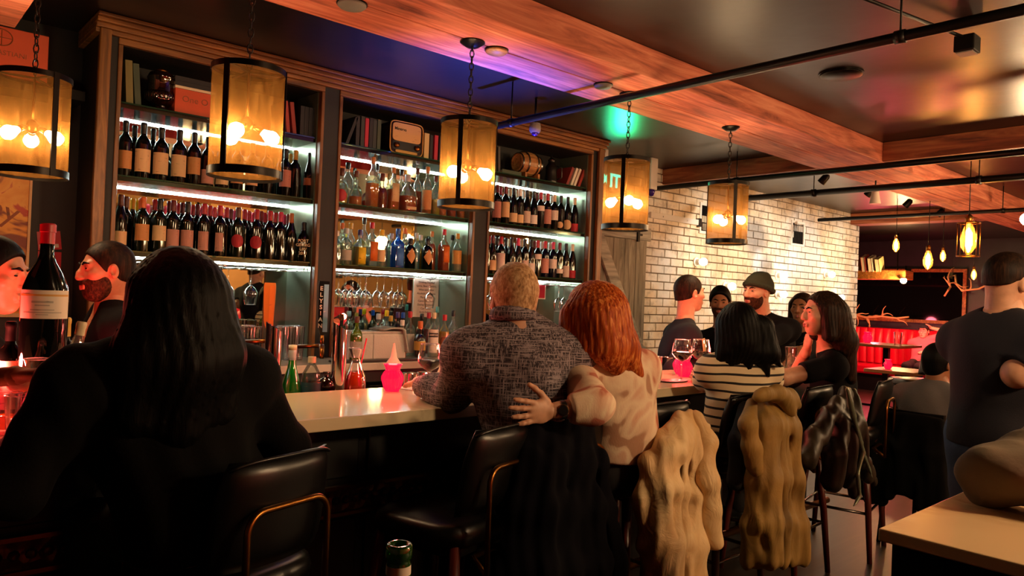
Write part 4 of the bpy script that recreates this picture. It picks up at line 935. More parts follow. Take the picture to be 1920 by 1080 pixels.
# ------------------------------------------------------------------ counter things
p = at(806, 553, y=4.6); o = thing('warning_sign', 'white alcohol warning notice on the mirror', 'sign', (p.x, 4.648, p.z)); plain('sign_white', '#d8d0c0', .6); plain('ink', '#3a3532', .6)
MB().bbox(-.115, .115, 0, .005, -.17, .19).build('board', 'sign_white', o)
text('heading', 'WARNING:', .044, 'ink', o, (0, -.001, .155), bold=.001)
text('lettering', 'Drinking Distilled\nSpirits, Beer, Coolers,\nWine and Other\nAlcoholic Beverages\nMay Increase\nCancer Risk, and,\nDuring Pregnancy,\nCan Cause\nBirth Defects', .021, 'ink', o, (0, -.001, -.02), line=1.35)
p = at(1021, 545, y=4.6); o = thing('red_card', 'small red and white card fixed on the right mirror', 'card', (p.x, 4.648, p.z))
MB().bbox(-.06, .06, 0, .003, -.075, .085).build('paper', 'sign_white', o); MB().bbox(-.05, .05, -.002, 0, -.065, .045).build('print', 'cap_red', o)
# white crates and towel
plain('white_weave', '#dcdcd4', .75, bump=.9, bscale=90)
for k, (u, yy, lb) in enumerate([(668, 4.12, 'white textured napkin box at the left, behind the green bottle'), (715, 4.12, 'white textured napkin box under a draped towel')]):
    x = at(u, 640, y=yy).x; o = thing('napkin_box', lb, 'box', (x, yy, CT))
    MB().bbox(-.12 + .03 * (1 - k), .14 - .05 * (1 - k), -.08, .08, 0, .165).build('body', 'white_weave', o, bevel=.012)
    MB().bbox(-.115 + .03 * (1 - k), .135 - .05 * (1 - k), -.075, .075, .1655, .18).build('lid', 'white_weave', o, bevel=.006)
x = at(725, 640, y=4.1).x
o = thing('bar_towel', 'grey white bar towel draped over the napkin box', 'towel', (x, 4.1, CT + .185)); plain('towel', '#b9bdb2', .9, bump=.5, bscale=150)
rings = []
for i in range(14):
    s = i / 13; ring = []
    for k in range(9):
        q = k / 8 - .5; fold = .008 * math.sin(k * 2.3 + i * .5)
        if s < .45: ring.append((-.08 + s / .45 * .16, q * .19, .008 + fold * .3 + .012 * math.sin(s * 6)))
        else:
            d_ = (s - .45) / .55; ring.append((.08 + .03 * math.sin(d_ * PI / 2) + fold, q * .19, .008 - d_ * .15 + .004 * math.sin(k)))
    rings.append(ring)
q = MB().loft(rings, cap=False, closed=False).build('cloth', 'towel', o, True); sd = q.modifiers.new('s', 'SOLIDIFY'); sd.thickness = .008
x = at(690, 668, y=3.97).x; o = thing('bar_mat', 'black rubber mat edge on the back counter', 'mat', (x, 3.95, CT + .001)); MB().bbox(-.25, .35, -.03, .05, 0, .012).build('pad', 'black_plastic', o, bevel=.003)
# ------------------------------------------------------------------ draught towers and tap handles
for k, (u, lb) in enumerate([(512, 'chrome slant-topped draught tower on the left'), (636, 'chrome slant-topped draught tower on the right')]):
    p = at(u, 660, y=2.93); o = thing('draught_tower', lb, 'beer tower', (p.x, 2.93, .882)); zt = at(u, 612, y=2.93).z - .882
    n = 28; rb = [(.033 * math.cos(2 * PI * i / n), .033 * math.sin(2 * PI * i / n)) for i in range(n)]
    m = MB().loft([[(a, b_, 0) for a, b_ in rb], [(a, b_, zt - .0 - a * .55 + b_ * .25) for a, b_ in rb]], cap=False); m.build('column', 'chrome', o, True)
    MB().loft([[(a * .93, b_ * .93, zt - .012 - a * .55 + b_ * .25) for a, b_ in rb], [(a * .01, b_ * .01, zt - .012) for a, b_ in rb]], cap=False).build('end_cap', 'black_plastic', o)
    MB().lathe([(.05, 0), (.05, .012), (.036, .02)], 24).build('base', 'chrome', o, 'auto')
def tap(u, v0, v1, mat, lb, word, wmat, vertical, face_mat=None):
    yy = 3.02; p = at(u, v1, y=yy); h = at(u, v0, y=yy).z - p.z; o = thing('tap_handle', lb, 'tap handle', (p.x, yy, p.z), -.45)
    rings = []
    for s, wv in [(0, .4), (.08, .55), (.2, .8), (.6, .95), (.93, 1.0), (1, .9)]:
        w2 = .024 * wv; d2 = .016 * wv; rings.append([(-w2, -d2, s * h), (w2, -d2, s * h), (w2, d2, s * h), (-w2, d2, s * h)])
    MB().loft(rings).build('paddle', mat, o)
    if face_mat: MB().bbox(.0, .02, -.0175, -.0165, h * .06, h * .94).build('face', face_mat, o)
    for i, ch in enumerate(word): text('lettering', ch, .026, wmat, o, (-.011 if face_mat else 0, -.0178, h * (.86 - .115 * i)), bold=.0006)
    f = MB().tube([(0, 0, 0), (0, 0, -.05)], .009, 10).tube([(0, .03, -.05), (0, -.03, -.05), (0, -.05, -.075), (0, -.055, -.1)], [.012, .012, .01, .009], 10).tube([(0, .03, -.05), (-.10, .09, -.06)], .009, 8)
    f.build('faucet', 'brass', o, True)
plain('tap_black', '#0e0d10', .3); label_mat('tap_art', '#7fb4d8', '#e8eef2', .9); plain('tap_orange', '#c8702a', .4)
tap(604, 527, 628, 'tap_black', 'black tap handle lettered ELYSIAN with a blue art strip', 'ELYSIAN', 'white_plastic', True, 'tap_art')
tap(503, 530, 618, 'tap_orange', 'orange wedge-shaped tap handle above the left tower', '', 'ink', True, 'lab_orange')
# ------------------------------------------------------------------ on and behind the bar
ZR = .881
def onrail(u, y=2.95): return (at(u, 700, y=y).x, y, ZR)
o = bottle('green glass mineral water bottle with pale cap behind the bar edge', onrail(547), 'bottle', None, 'water_bottle', sh='burgundy', r=.041, h=.355, glass='green_glass', cap='silver', lab='grey', lz=(.1, .24), capf=.9)
MB().lathe([(.017, .352), (.018, .372), (.001, .374)], 14).build('cap', 'cap_cream', o, True)
p = onrail(584, 2.94); o = thing('plastic_bottle', 'clear plastic bottle with dark teal label and white lettering', 'bottle', p)
MB().lathe([(.036, 0), (.042, .015), (.042, .21), (.038, .25), (.02, .285), (.014, .29), (.014, .3)], 22).build('body', 'bottle_glass', o, True)
MB().lathe([(.017, .296), (.017, .322), (.001, .323)], 16).build('cap', 'cap_cream', o, 'auto'); label_mat('teal_label', '#2f5560', '#c88a5a', .8)
MB().lathe([(.0426, .05), (.0426, .215)], 22, cap=False).build('label', 'teal_label', o, True)
fa = math.atan2(-p[1], -p[0]); text('lettering', 'vice', .036, 'white_plastic', o, (.0432 * math.cos(fa), .0432 * math.sin(fa), .14), (PI / 2, 0, fa + PI / 2), depth=.001, bold=.001)
sector([(.0432, .105), (.0432, .109)], fa - .6, fa + .6).build('ring_mark', 'white_plastic', o, True); sector([(.0432, .17), (.0432, .174)], fa - .6, fa + .6).build('ring_mark', 'white_plastic', o, True)
p = onrail(612, 2.93); o = thing('bitters_jar', 'small round brown glass jar beside the right tower', 'jar', (p[0], p[1], p[2] + .0)); 
MB().lathe([(.028, 0), (.03, .16), (.028, .168), (.036, .185), (.036, .205), (.024, .225), (.012, .232), (.012, .25), (.016, .255)], 18).build('body', 'brown_glass', o, True)
p = onrail(506, 2.88); o = thing('napkin_cup', 'wooden cup holding folded paper napkins', 'cup', (p[0], p[1], .8815)); plain('maple', '#c89a62', .55); plain('kraft', '#d6a876', .8)
MB().lathe([(.03, 0), (.037, .235), (.034, .235), (.03, .02), (.001, .02)], 20, cap=False).build('cup', 'maple', o, 'auto')
for k, a in enumerate((-.3, .1, .45)): MB().box((-.012 + k * .014, 0, .245), (.003, .06, .09), (0, a * .4, .3 * a)).build('napkin', 'kraft', o)
p = onrail(666, 2.93); o = thing('carafe', 'glass carafe half full of dark syrup with a straw', 'carafe', p)
MB().lathe([(.046, 0), (.05, .01), (.05, .2), (.045, .235), (.02, .3), (.018, .315), (.034, .355)], 22, cap=False).build('body', 'glass', o, True)
MB().lathe([(.001, .008), (.048, .009), (.048, .205), (.042, .235), (.034, .25), (.001, .25)], 20, cap=False).build('syrup', 'liq_dark amber', o, True)
MB().tube([(-.02, 0, .06), (.045, -.01, .40)], .0035, 6).build('straw', 'cap_red', o, True)
MB().tube([(.034 * math.cos(a * PI / 10), .034 * math.sin(a * PI / 10), .355) for a in range(20)], .0018, 5, True).build('rim', 'rim_glass', o, True)
p = at(735, 733, z=BZ); candle((p.x, p.y, BZ), 'glowing pink red ribbed votive candle on the marble bar', 1.0, 1.2)
p = onrail(737, 2.93); o = thing('squeeze_bottle', 'pale squeeze bottle with pointed cap behind the votive', 'bottle', p); plain('squeeze', '#d8c4b4', .4)
MB().lathe([(.03, 0), (.033, .02), (.033, .25), (.03, .27)], 18).build('body', 'squeeze', o, 'auto'); MB().lathe([(.034, .262), (.034, .285), (.016, .31), (.006, .36), (.004, .375)], 18).build('nozzle', 'squeeze', o, 'auto')
for k, u in enumerate((769, 797)):
    p = onrail(u, 2.90); o = thing('shaker_tin', 'steel cocktail tin standing upside down behind the bar, %s' % ('left' if k == 0 else 'right'), 'shaker', p)
    MB().lathe([(.046, 0), (.046, .004), (.037, .235), (.034, .238), (.001, .238)], 24, cap=False).build('cup', 'chrome', o, 'auto'); MB().lathe([(.0475, 0), (.0475, .006)], 24, cap=False).build('lip', 'steel', o)
p = onrail(826, 2.9); o = thing('squeeze_bottle', 'tan squeeze bottle beside the patterned sleeve', 'bottle', p); MB().lathe([(.028, 0), (.03, .2), (.026, .215)], 16).build('body', 'maple', o, 'auto'); MB().lathe([(.03, .21), (.016, .235), (.005, .262)], 16).build('nozzle', 'cap_cream', o, 'auto')
p = at(803, 742, z=BZ); wine_glass('wine glass with a little red wine on the bar beside the man', (p.x, p.y, BZ), True, 1.0, 'wine', None, .05)
o = thing('napkin', 'thin paper napkin under the votive on the bar', 'napkin', (at(775, 728, z=BZ).x, at(775, 728, z=BZ).y, BZ + .0005)); MB().box((0, 0, .001), (.13, .13, .0015), (0, 0, .5)).build('paper', 'sign_white', o)
# far end of the bar
p = at(1277, 714, z=BZ); wine_glass('wine glass of dark red wine before the red candle', (p.x, p.y, BZ), True, 1.05, 'wine', None, .052)
p2 = at(1312, 712, z=BZ); wine_glass('wine glass partly behind the striped sleeve', (p2.x, p2.y, BZ), True, 1.05, 'wine', None, .052)
p = at(1282, 706, z=BZ); candle((p.x, p.y, BZ), 'glowing pink red votive behind the red wine glass', 1.0, 3.)
p = at(1229, 711, z=BZ); tumbler((p.x, p.y, BZ), 'straight water glass at the end of the bar', .033, .125, fill=.5)
p = at(1262, 715, z=BZ); o = thing('small_plate', 'small black oval plate on the bar', 'plate', (p.x, p.y, BZ)); MB().lathe([(.06, 0), (.085, .006), (.08, .007), (.05, .003), (.001, .003)], 24, M=Matrix.Diagonal((1.3, .7, 1)), cap=False).build('dish', 'black_plastic', o, True)
p = at(1252, 690, z=BZ); tumbler((p.x, p.y, BZ), 'short empty glass behind the water glass', .04, .07)
p = at(1482, 695, z=BZ); tumbler((p.x, p.y, BZ), 'tall water glass between the two seated women', .04, .16, fill=.7)
p = at(1322, 672, y=2.75); o = thing('menu_card', 'tan paper menu standing on the bar', 'menu', (p.x, 2.75, BZ)); MB().box((0, 0, .1), (.16, .004, .2), (-.15, 0, .5)).build('card', 'kraft', o); text('lettering', 'Menu', .03, 'ink', o, (-.03, -.03, .16), (PI / 2 - .15, 0, .5))
# ------------------------------------------------------------------ left end of the bar
p = Vector((.445, 2.62, BZ)); o = thing('magnum_bottle', 'giant dark wine bottle with red capsule and cream label', 'bottle', p)
pr = [(.055, 0), (.063, .012), (.063, .37), (.06, .40), (.045, .44), (.026, .475), (.019, .50), (.018, .585)]
MB().lathe(pr, 30).build('body', 'wine_black', o, True); MB().lathe([(.0195, .53), (.0195, .565), (.022, .566), (.022, .588), (.018, .592), (.001, .592)], 20, cap=False).build('capsule', 'cap_red', o, 'auto')
fa = math.atan2(-2.62, -.445); sector([(.0638, .305), (.0638, .39)], fa - 1.25, fa + 1.25, 16).build('label', 'sign_white', o, True)
for k, (z_, h_, w_) in enumerate([(.352, .006, .45), (.343, .004, .3), (.330, .003, .5), (.322, .003, .85), (.316, .0025, .25)]): sector([(.0641, z_), (.0641, z_ + h_)], fa - .1 - w_, fa - .1 + w_, 12).build('print_line', 'lab_grey', o, True)
sector([(.0641, .372), (.0641, .378)], fa - 1.2, fa + 1.2, 16).build('gold_band', 'lab_gold', o, True)
plain('ice_bucket', '#3a1d16', .15, .7)
p = at(118, 668, y=2.5); o = thing('wine_bucket', 'dark copper wine bucket on the bar', 'bucket', (p.x, 2.52, BZ)); MB().lathe([(.045, 0), (.052, .13), (.049, .13), (.043, .005), (.001, .005)], 24, cap=False).build('pail', 'ice_bucket', o, True)
q = bottle('pale rose wine bottle tilted in the wine bucket', (p.x + .005, 2.525, BZ + .012), 'bottle', None, 'wine_bottle', sh='burgundy', r=.036, h=.29, glass='bottle_glass', cap='cream', liq='rose', fill=.4, capf=.86); q.rotation_euler = (0, .16, 0)
p = at(75, 640, y=2.4); o = thing('decanter', 'small clear hourglass decanter before the giant bottle', 'decanter', (p.x, 2.42, BZ)); MB().lathe([(.04, 0), (.045, .02), (.04, .06), (.018, .12), (.016, .14), (.034, .2)], 22, cap=False).build('body', 'glass', o, True)
MB().tube([(.034 * math.cos(a * PI / 10), .034 * math.sin(a * PI / 10), .2) for a in range(20)], .002, 5, True).build('rim', 'rim_glass', o, True)
for k, (u, v, yy) in enumerate([(15, 690, 2.42), (40, 700, 2.36), (98, 700, 2.40)]):
    x = at(u, 700, y=yy).x; tumbler((x, yy, BZ), 'stemless glass of amber drink at the left end, %s from left' % ORD[k], .036, .11, fill=.35, fmat='liq_amber', group='glasses at the left end of the bar')
p = at(60, 600, y=2.75); bottle('dark wine bottle with white label behind the glasses at far left', (at(22, 600, y=2.68).x, 2.68, BZ), sh='bordeaux', r=.037, h=.29, cap='black', lab='white', lz=(.1, .6))
bottle('dark wine bottle with gold cap right of the giant bottle', (at(125, 600, y=2.75).x, 2.75, BZ), sh='bordeaux', r=.034, h=.30, cap='gold', lab='white', lz=(.05, .3))
# left back wall: poster and crate on a ledge
p = at(68, 340, y=4.66); o = thing('wall_poster', 'large golden poster with orange and brown shapes on the left wall', 'poster', (.1, 4.69, 1.3))
label_mat('poster_print', '#c87a26', '#6e2a12', .95)
t = NT('poster_art'); b = t.bsdf('#c8862c', .5); f = t.noise(t.coord((3.5, 3.5, 3.5)), 1.5, 3, .5, 1.5)
t.l(t.ramp(f, [(.36, '#7a3414'), (.44, '#d8942c'), (.58, '#e2a640'), (.62, '#b8401c')]), b.inputs['Base Color']); t.done(b)
MB().bbox(0, .60, -.012, 0, 0, .77).build('print', 'poster_art', o); MB().bbox(-.02, 0, -.02, 0, -.02, .79).bbox(.60, .612, -.02, 0, -.02, .79).bbox(0, .6, -.02, 0, .77, .79).bbox(0, .6, -.02, 0, -.02, 0).build('frame', 'lab_cream', o)
text('lettering', 'ney', .16, 'lab_brown', o, (.45, -.0125, .55), (PI / 2, .3, 0))
o = thing('wall_ledge', 'dark ledge above the poster on the left wall', 'shelf', (.1, 4.69, 2.44)); MB().bbox(0, .8, -.22, 0, 0, .05).build('board', 'cab_dark', o); MB().bbox(.05, .09, -.2, 0, -.12, 0).bbox(.7, .74, -.2, 0, -.12, 0).build('bracket', 'cab_dark', o)
o = thing('wooden_crate', 'orange wooden wine crate with round emblem on the left ledge', 'crate', (.52, 4.52, 2.4905)); MB().bbox(-.22, .2, -.08, .1, 0, .24).build('body', 'orange_box', o, bevel=.004)
text('lettering', 'SEBASTIANI', .034, 'lab_brown', o, (.02, -.0808, .11)); MB().tube([(.045 * math.cos(a * PI / 12), -.0808, .185 + .04 * math.sin(a * PI / 12)) for a in range(24)], .003, 4, True).tube([(-.045, -.0808, .185), (.045, -.0808, .185)], .002, 4).tube([(0, -.0808, .145), (0, -.0808, .225)], .002, 4).build('emblem', 'lab_brown', o)
candle((.30, 2.66, BZ), 'red votive glowing at the far left of the bar', 1.0, 6.)
candle((.66, 2.98, ZR), 'red votive on the rail before the bartender', 1.0, 5.)
candle((3.72, 2.62, BZ), 'red votive between the two seated women', 1.0, 4.)

p = at(104, 492, y=4.5); o = thing('card_rack', 'red and white cards pinned beside the golden poster', 'cards', (p.x, YB - .012, p.z))
for k in range(3):
    q = MB().box((.005 * (k % 2), 0, .12 - k * .11), (.11, .003, .1), (0, .12 * (k - 1), 0)).build('card', 'cap_red', o); MB().box((.005 * (k % 2), -.002, .09 - k * .11), (.09, .002, .02), (0, .12 * (k - 1), 0)).build('stripe', 'sign_white', q)
# ------------------------------------------------------------------ soft bodies: smooth union of capsules and ellipsoids, meshed by surface nets
class Soft:
    def __init__(s, h): s.h = h; s.p = []
    def cap(s, a, b, ra, rb, k=.03, op=1, cuts=()):
        a, b = np.array(a, float), np.array(b, float); r = max(ra, rb)
        s.p.append((np.minimum(a, b) - r, np.maximum(a, b) + r, k, op, ('c', a, b, ra, rb), cuts)); return s
    def chain(s, pts, rs, k=.03, op=1):
        for (a, b, ra, rb) in zip(pts, pts[1:], rs, rs[1:]): s.cap(a, b, ra, rb, k, op)
        return s
    def ell(s, c, r, R=None, k=.03, op=1, cuts=()):
        c = np.array(c, float); r = np.array(r, float); m = r.max()
        s.p.append((c - m, c + m, k, op, ('e', c, r, np.eye(3) if R is None else np.array(R, float)), cuts)); return s
    def mesh(s, disp=None, clips=()):
        h = s.h; pos = [q for q in s.p if q[3] > 0]
        lo = np.min([q[0] for q in pos], 0) - 3 * h - .02; hi = np.max([q[1] for q in pos], 0) + 3 * h + .02
        n = np.ceil((hi - lo) / h).astype(int) + 1
        F = np.full(n, 1.0, np.float32)
        ax = [lo[i] + h * np.arange(n[i]) for i in range(3)]
        for (a, b, k, op, g, cuts) in s.p:
            mrg = k + 3 * h + .012
            i0 = np.maximum(0, np.floor((a - mrg - lo) / h).astype(int)); i1 = np.minimum(n, np.ceil((b + mrg - lo) / h).astype(int) + 1)
            if np.any(i1 <= i0): continue
            X, Y, Z = np.meshgrid(ax[0][i0[0]:i1[0]], ax[1][i0[1]:i1[1]], ax[2][i0[2]:i1[2]], indexing='ij')
            P = np.stack([X, Y, Z], -1)
            if g[0] == 'c':
                _, A, B, ra, rb = g; ba = B - A; L = max(1e-9, ba @ ba)
                tt = np.clip(((P - A) @ ba) / L, 0, 1); d = np.linalg.norm(P - A - tt[..., None] * ba, axis=-1) - (ra + (rb - ra) * tt)
            else:
                _, C_, r, R = g; q = (P - C_) @ R; k0 = np.linalg.norm(q / r, axis=-1); k1 = np.linalg.norm(q / (r * r), axis=-1) + 1e-9
                d = k0 * (k0 - 1) / k1
            for (pt, nv) in cuts: d = np.maximum(d, (P - np.array(pt, float)) @ np.array(nv, float))
            V = F[i0[0]:i1[0], i0[1]:i1[1], i0[2]:i1[2]]
            if op > 0:
                hh = np.maximum(k - np.abs(V - d), 0) / k; V[...] = np.minimum(V, d) - hh * hh * k / 4
            else:
                e = -d; hh = np.maximum(k - np.abs(V - e), 0) / k; V[...] = np.maximum(V, e) + hh * hh * k / 4
        if disp or clips:
            X, Y, Z = np.meshgrid(*ax, indexing='ij')
            if disp: 
                near = np.abs(F) < .06; F[near] += disp(X[near], Y[near], Z[near]).astype(np.float32)
            for c in clips: F = np.maximum(F, c(X, Y, Z).astype(np.float32))
        return nets(F, lo, h)
def nets(F, lo, h):
    S = F < 0; c = S[:-1, :-1, :-1].astype(np.int8)
    tot = sum(S[i:S.shape[0] - 1 + i, j:S.shape[1] - 1 + j, k:S.shape[2] - 1 + k].astype(np.int8) for i in (0, 1) for j in (0, 1) for k in (0, 1))
    act = (tot > 0) & (tot < 8); idx = np.argwhere(act)
    if len(idx) == 0: return [], []
    ids = np.full(act.shape, -1, np.int64); ids[act] = np.arange(len(idx))
    co = np.array([(i, j, k) for i in (0, 1) for j in (0, 1) for k in (0, 1)])
    val = np.stack([F[idx[:, 0] + o[0], idx[:, 1] + o[1], idx[:, 2] + o[2]] for o in co], 1)
    acc = np.zeros((len(idx), 3)); cnt = np.zeros(len(idx))
    for a in range(8):
        for b in range(a + 1, 8):
            if np.abs(co[a] - co[b]).sum() != 1: continue
            va, vb = val[:, a], val[:, b]; m = (va < 0) != (vb < 0)
            tt = np.where(m, va / np.where(m, va - vb, 1), 0)
            acc += np.where(m[:, None], co[a] + tt[:, None] * (co[b] - co[a]), 0); cnt += m
    V = lo + h * (idx + acc / cnt[:, None]); Q = []
    for axn in range(3):
        o1, o2 = [i for i in range(3) if i != axn]
        A = np.take(S, range(S.shape[axn] - 1), axn); B = np.take(S, range(1, S.shape[axn]), axn)
        e = np.argwhere(A != B); e = e[(e[:, o1] > 0) & (e[:, o2] > 0) & (e[:, o1] < S.shape[o1] - 1) & (e[:, o2] < S.shape[o2] - 1)]
        if len(e) == 0: continue
        def cell(d1, d2):
            q = e.copy(); q[:, o1] -= d1; q[:, o2] -= d2; return ids[q[:, 0], q[:, 1], q[:, 2]]
        quad = np.stack([cell(0, 0), cell(1, 0), cell(1, 1), cell(0, 1)], 1)
        ins = S[e[:, 0], e[:, 1], e[:, 2]]
        flip = ins if axn != 1 else ~ins
        quad[flip] = quad[flip][:, ::-1]
        Q.append(quad[(quad >= 0).all(1)])
    return V, np.concatenate(Q)
def soft_obj(name, parts, mat, parent=None, origin=(0, 0, 0)):
    """parts: list of (verts, quads) joined into one mesh; verts in room coordinates, stored relative to origin"""
    vs, qs, off = [], [], 0
    for V, Q in parts:
        if len(V) == 0: continue
        vs.append(np.array(V)); qs.append(np.array(Q) + off); off += len(V)
    V = np.concatenate(vs) - np.array(origin, float); Q = np.concatenate(qs)
    me = bpy.data.meshes.new(name); me.vertices.add(len(V)); me.vertices.foreach_set('co', V.astype(np.float32).ravel())
    me.loops.add(Q.size); me.loops.foreach_set('vertex_index', Q.astype(np.int32).ravel())
    me.polygons.add(len(Q)); me.polygons.foreach_set('loop_start', np.arange(0, Q.size, 4, dtype=np.int32))
    me.update(calc_edges=True); me.validate()
    return link(name, me, mat, parent, True)
def wrinkle(amp, f=1.0, seed=0, pleat=0.):
    rr = np.random.RandomState(seed); D = rr.normal(size=(7, 3)) * np.array([22, 22, 14]) * f; ph = rr.uniform(0, 6.28, 7)
    def g(X, Y, Z):
        o = 0; 
        for i in range(7): o = o + np.sin(X * D[i, 0] + Y * D[i, 1] + Z * D[i, 2] + ph[i] + 1.3 * np.sin(Z * 9 + i + X * 7))
        o = amp * o / 3.0
        if pleat: s = X * .745 - Y * .666; o = o + pleat * (np.sin(s * 62 + 1.6 * np.sin(Z * 7 + seed)) + .6 * np.sin(s * 121 + 2.2 * np.sin(Z * 11 + 2 * seed)))
        return o
    return g
# ------------------------------------------------------------------ bar stools
def rail_pts(w_, z0, z1, y, rad=.06, bow=.0):
    pts = [(-w_, y, z0)]
    for a in range(7):
        q = PI - a * PI / 12; pts.append((-w_ + rad + rad * math.cos(q), y, z1 - rad + rad * math.sin(q)))
    for a in range(7):
        q = PI / 2 - a * PI / 12; pts.append((w_ - rad + rad * math.cos(q), y, z1 - rad + rad * math.sin(q)))
    return pts + [(w_, y, z0)]
def make_stool(label, loc, rz):
    o = thing('bar_stool', label, 'bar stool', loc, rz, 'black leather bar stools along the bar')
    rings = []
    for s, e in [(0, .90), (.015, .98), (.045, 1), (.07, .97), (.08, .85)]:
        rings.append([(math.copysign(abs(math.cos(a)) ** .5, math.cos(a)) * .205 * e, math.copysign(abs(math.sin(a)) ** .5, math.sin(a)) * .2 * e, .69 + s) for a in [2 * PI * k / 32 for k in range(32)]])
    MB().loft(rings).build('seat', 'leather_black', o, True)
    # curved padded backrest
    m = MB(); rows = []
    for j in range(9):
        zj = j / 8; z = .80 + .275 * zj; wj = 1.0 - .25 * max(0, zj - .55) ** 1.5 * 2.2
        fr, bk_ = [], []
        for k in range(15):
            q = (k / 14 - .5) * 2 * .92 * wj; th = .022 * (1 - (abs(k / 7 - 1)) ** 6) * (1 - abs(2 * zj - 1) ** 6) + .004
            x = .225 * math.sin(q); y = -.215 + .13 * (1 - math.cos(q)) - .04 * zj
            nx, ny = math.sin(q), -math.cos(q) * .6 - .2
            fr.append((x - nx * th, y - ny * th, z)); bk_.append((x + nx * th, y + ny * th, z))
        rows.append(fr + bk_[::-1])
    m.loft(rows); m.build('backrest', 'leather_black', o, True)
    m = MB(); pip = []
    for k in range(15):
        q = (k / 14 - .5) * 2 * .92 * .83; pip.append((.235 * math.sin(q), -.262 + .13 * (1 - math.cos(q)), 1.078 - .02 * abs(k / 7 - 1) ** 3))
    m.tube(pip, .005, 6); m.build('piping', 'black_plastic', o, True)
    MB().tube(rail_pts(.13, .62, .955, -.262, .05), .009, 8).build('back_frame', 'brass', o, True)
    MB().tube([(-.13, -.262, .625), (-.1, -.19, .66), (.1, -.19, .66), (.13, -.262, .625)], .009, 8).build('frame_base', 'brass', o, True)
    for sx in (-1, 1):
        for sy in (-1, 1):
            MB().tube([(sx * .15, sy * .15, .70), (sx * .19, sy * .19, .35), (sx * .215, sy * .215, 0)], [.021, .019, .015], 10).build('leg', 'dark_leg_wood', o, True)
    MB().tube([(.20 * math.sqrt(2) * math.cos(PI / 4 + k * PI / 2) * .93, .20 * math.sqrt(2) * math.sin(PI / 4 + k * PI / 2) * .93, .28) for k in range(4)], .009, 8, True).build('foot_ring', 'steel', o, True)
    MB().bbox(-.16, .16, -.16, .16, .66, .69).build('seat_frame', 'black_metal', o)
    return o
st0 = make_stool('black leather bar stool behind the woman in black', (.77, 2.0, 0), .30)
dup(st0, (1.56, 2.04, 0), .28, 'empty black leather bar stool left of the couple')
dup(st0, (2.03, 2.11, 0), -.05, 'bar stool under the long navy coat')
dup(st0, (2.60, 2.12, 0), 0, 'bar stool under the cream jacket')
dup(st0, (3.26, 2.12, 0), 0, 'bar stool under the olive coat')
dup(st0, (3.98, 2.12, 0), .05, 'bar stool under the dark glossy jacket')
dup(st0, (4.72, 2.08, 0), .2, 'empty bar stool at the far end of the bar')
# ------------------------------------------------------------------ coats hung over the stools
def drape(name, label, y0, cols, mat, h=.0085, k=.02, amp=.004, seed=1, extra=None, cat='coat'):
    """cloth folds: each column is a list of (u, v, dy, radius) points from the top of the stool back down to the hem"""
    S = Soft(h); pts_all = []
    for col in cols:
        pts = [at(u, v, y=y0 + dy) for u, v, dy, r in col]; pts_all += pts
        S.chain([tuple(p) for p in pts], [q[3] for q in col], k)
    base = (sum(p.x for p in pts_all) / len(pts_all), sum(p.y for p in pts_all) / len(pts_all), min(p.z for p in pts_all))
    o = thing(name, label, cat, base)
    soft_obj('cloth', [S.mesh(wrinkle(amp, 1.4, seed, .0045))], mat, o, base)
    return o, base
plain('navy_cloth', '#07060c', .95, bump=.3, bscale=300, var=.3, Specular_IOR_Level=.1)
t = NT('cream_cloth'); b = t.bsdf('#e0bc88', .6); f = t.noise(t.coord((1, 1, 1)), 4, 4); t.l(t.ramp(f, [(.3, '#c99a60'), (.7, '#ecd0a0')]), b.inputs['Base Color']); t.bump(t.noise(t.coord((5, 5, 3)), 2.2, 4, .5, 1.5), b, .4, .03); t.done(b)
t = NT('olive_cloth'); b = t.bsdf('#8a6a30', .7); f = t.noise(t.coord((1, 1, 1)), 5, 4); t.l(t.ramp(f, [(.3, '#705424'), (.7, '#a37e3c')]), b.inputs['Base Color']); t.bump(t.noise(t.coord((5, 5, 2)), 2, 4, .5, 1.5), b, .35, .03); t.done(b)
plain('dark_olive_cloth', '#2a2114', .45, bump=.4, bscale=40, var=.3); plain('lining_silver', '#8fa08a', .25, .5); plain('black_cloth', '#0a0909', .9, bump=.2, bscale=250)
def spread(left, right, n, y0, r=.024, fold=.016, freq=2.2, seed=0, dep=None, arch=10):
    """columns between a left and a right edge polyline of (u, v), with folds in depth"""
    rr = random.Random(seed); cols = []
    for c in range(n):
        s = c / (n - 1); ph_ = rr.uniform(-.4, .4); col = []
        for i, ((u0, v0), (u1, v1)) in enumerate(zip(left, right)):
            f = i / (len(left) - 1); bulge = -.05 * math.sin(PI * s) * min(1, f * 3)
            col.append((u0 + (u1 - u0) * s, v0 + (v1 - v0) * s - arch * math.sin(PI * s) * (1 - f) ** 2, (dep[i] if dep else 0) + bulge + fold * f ** .6 * math.sin(c * freq + ph_ + f), r * (.8 + .5 * f)))
        cols.append(col)
    return cols
drape('navy_coat', 'long navy coat hung over the stool behind the man', 1.80, spread(
    [(982, 815), (970, 880), (956, 960), (945, 1075), (938, 1260)], [(1104, 806), (1122, 870), (1138, 950), (1155, 1050), (1162, 1260)], 9, 1.8, .026, .022, 1.5, 3, [.05, 0, -.01, -.02, -.02]), 'navy_cloth', k=.05, amp=.005, seed=3)
o, bs = drape('cream_jacket', 'cream padded jacket hung over the stool of the red-haired woman', 1.76, spread(
    [(1244, 822), (1216, 862), (1204, 930), (1208, 1020), (1222, 1120), (1230, 1260)], [(1326, 800), (1316, 850), (1306, 930), (1310, 1020), (1315, 1120), (1318, 1260)], 8, 1.76, .026, .026, 1.35, 5, [.05, 0, -.01, -.02, -.02, -.02], 34), 'cream_cloth', k=.045, amp=.006, seed=5)
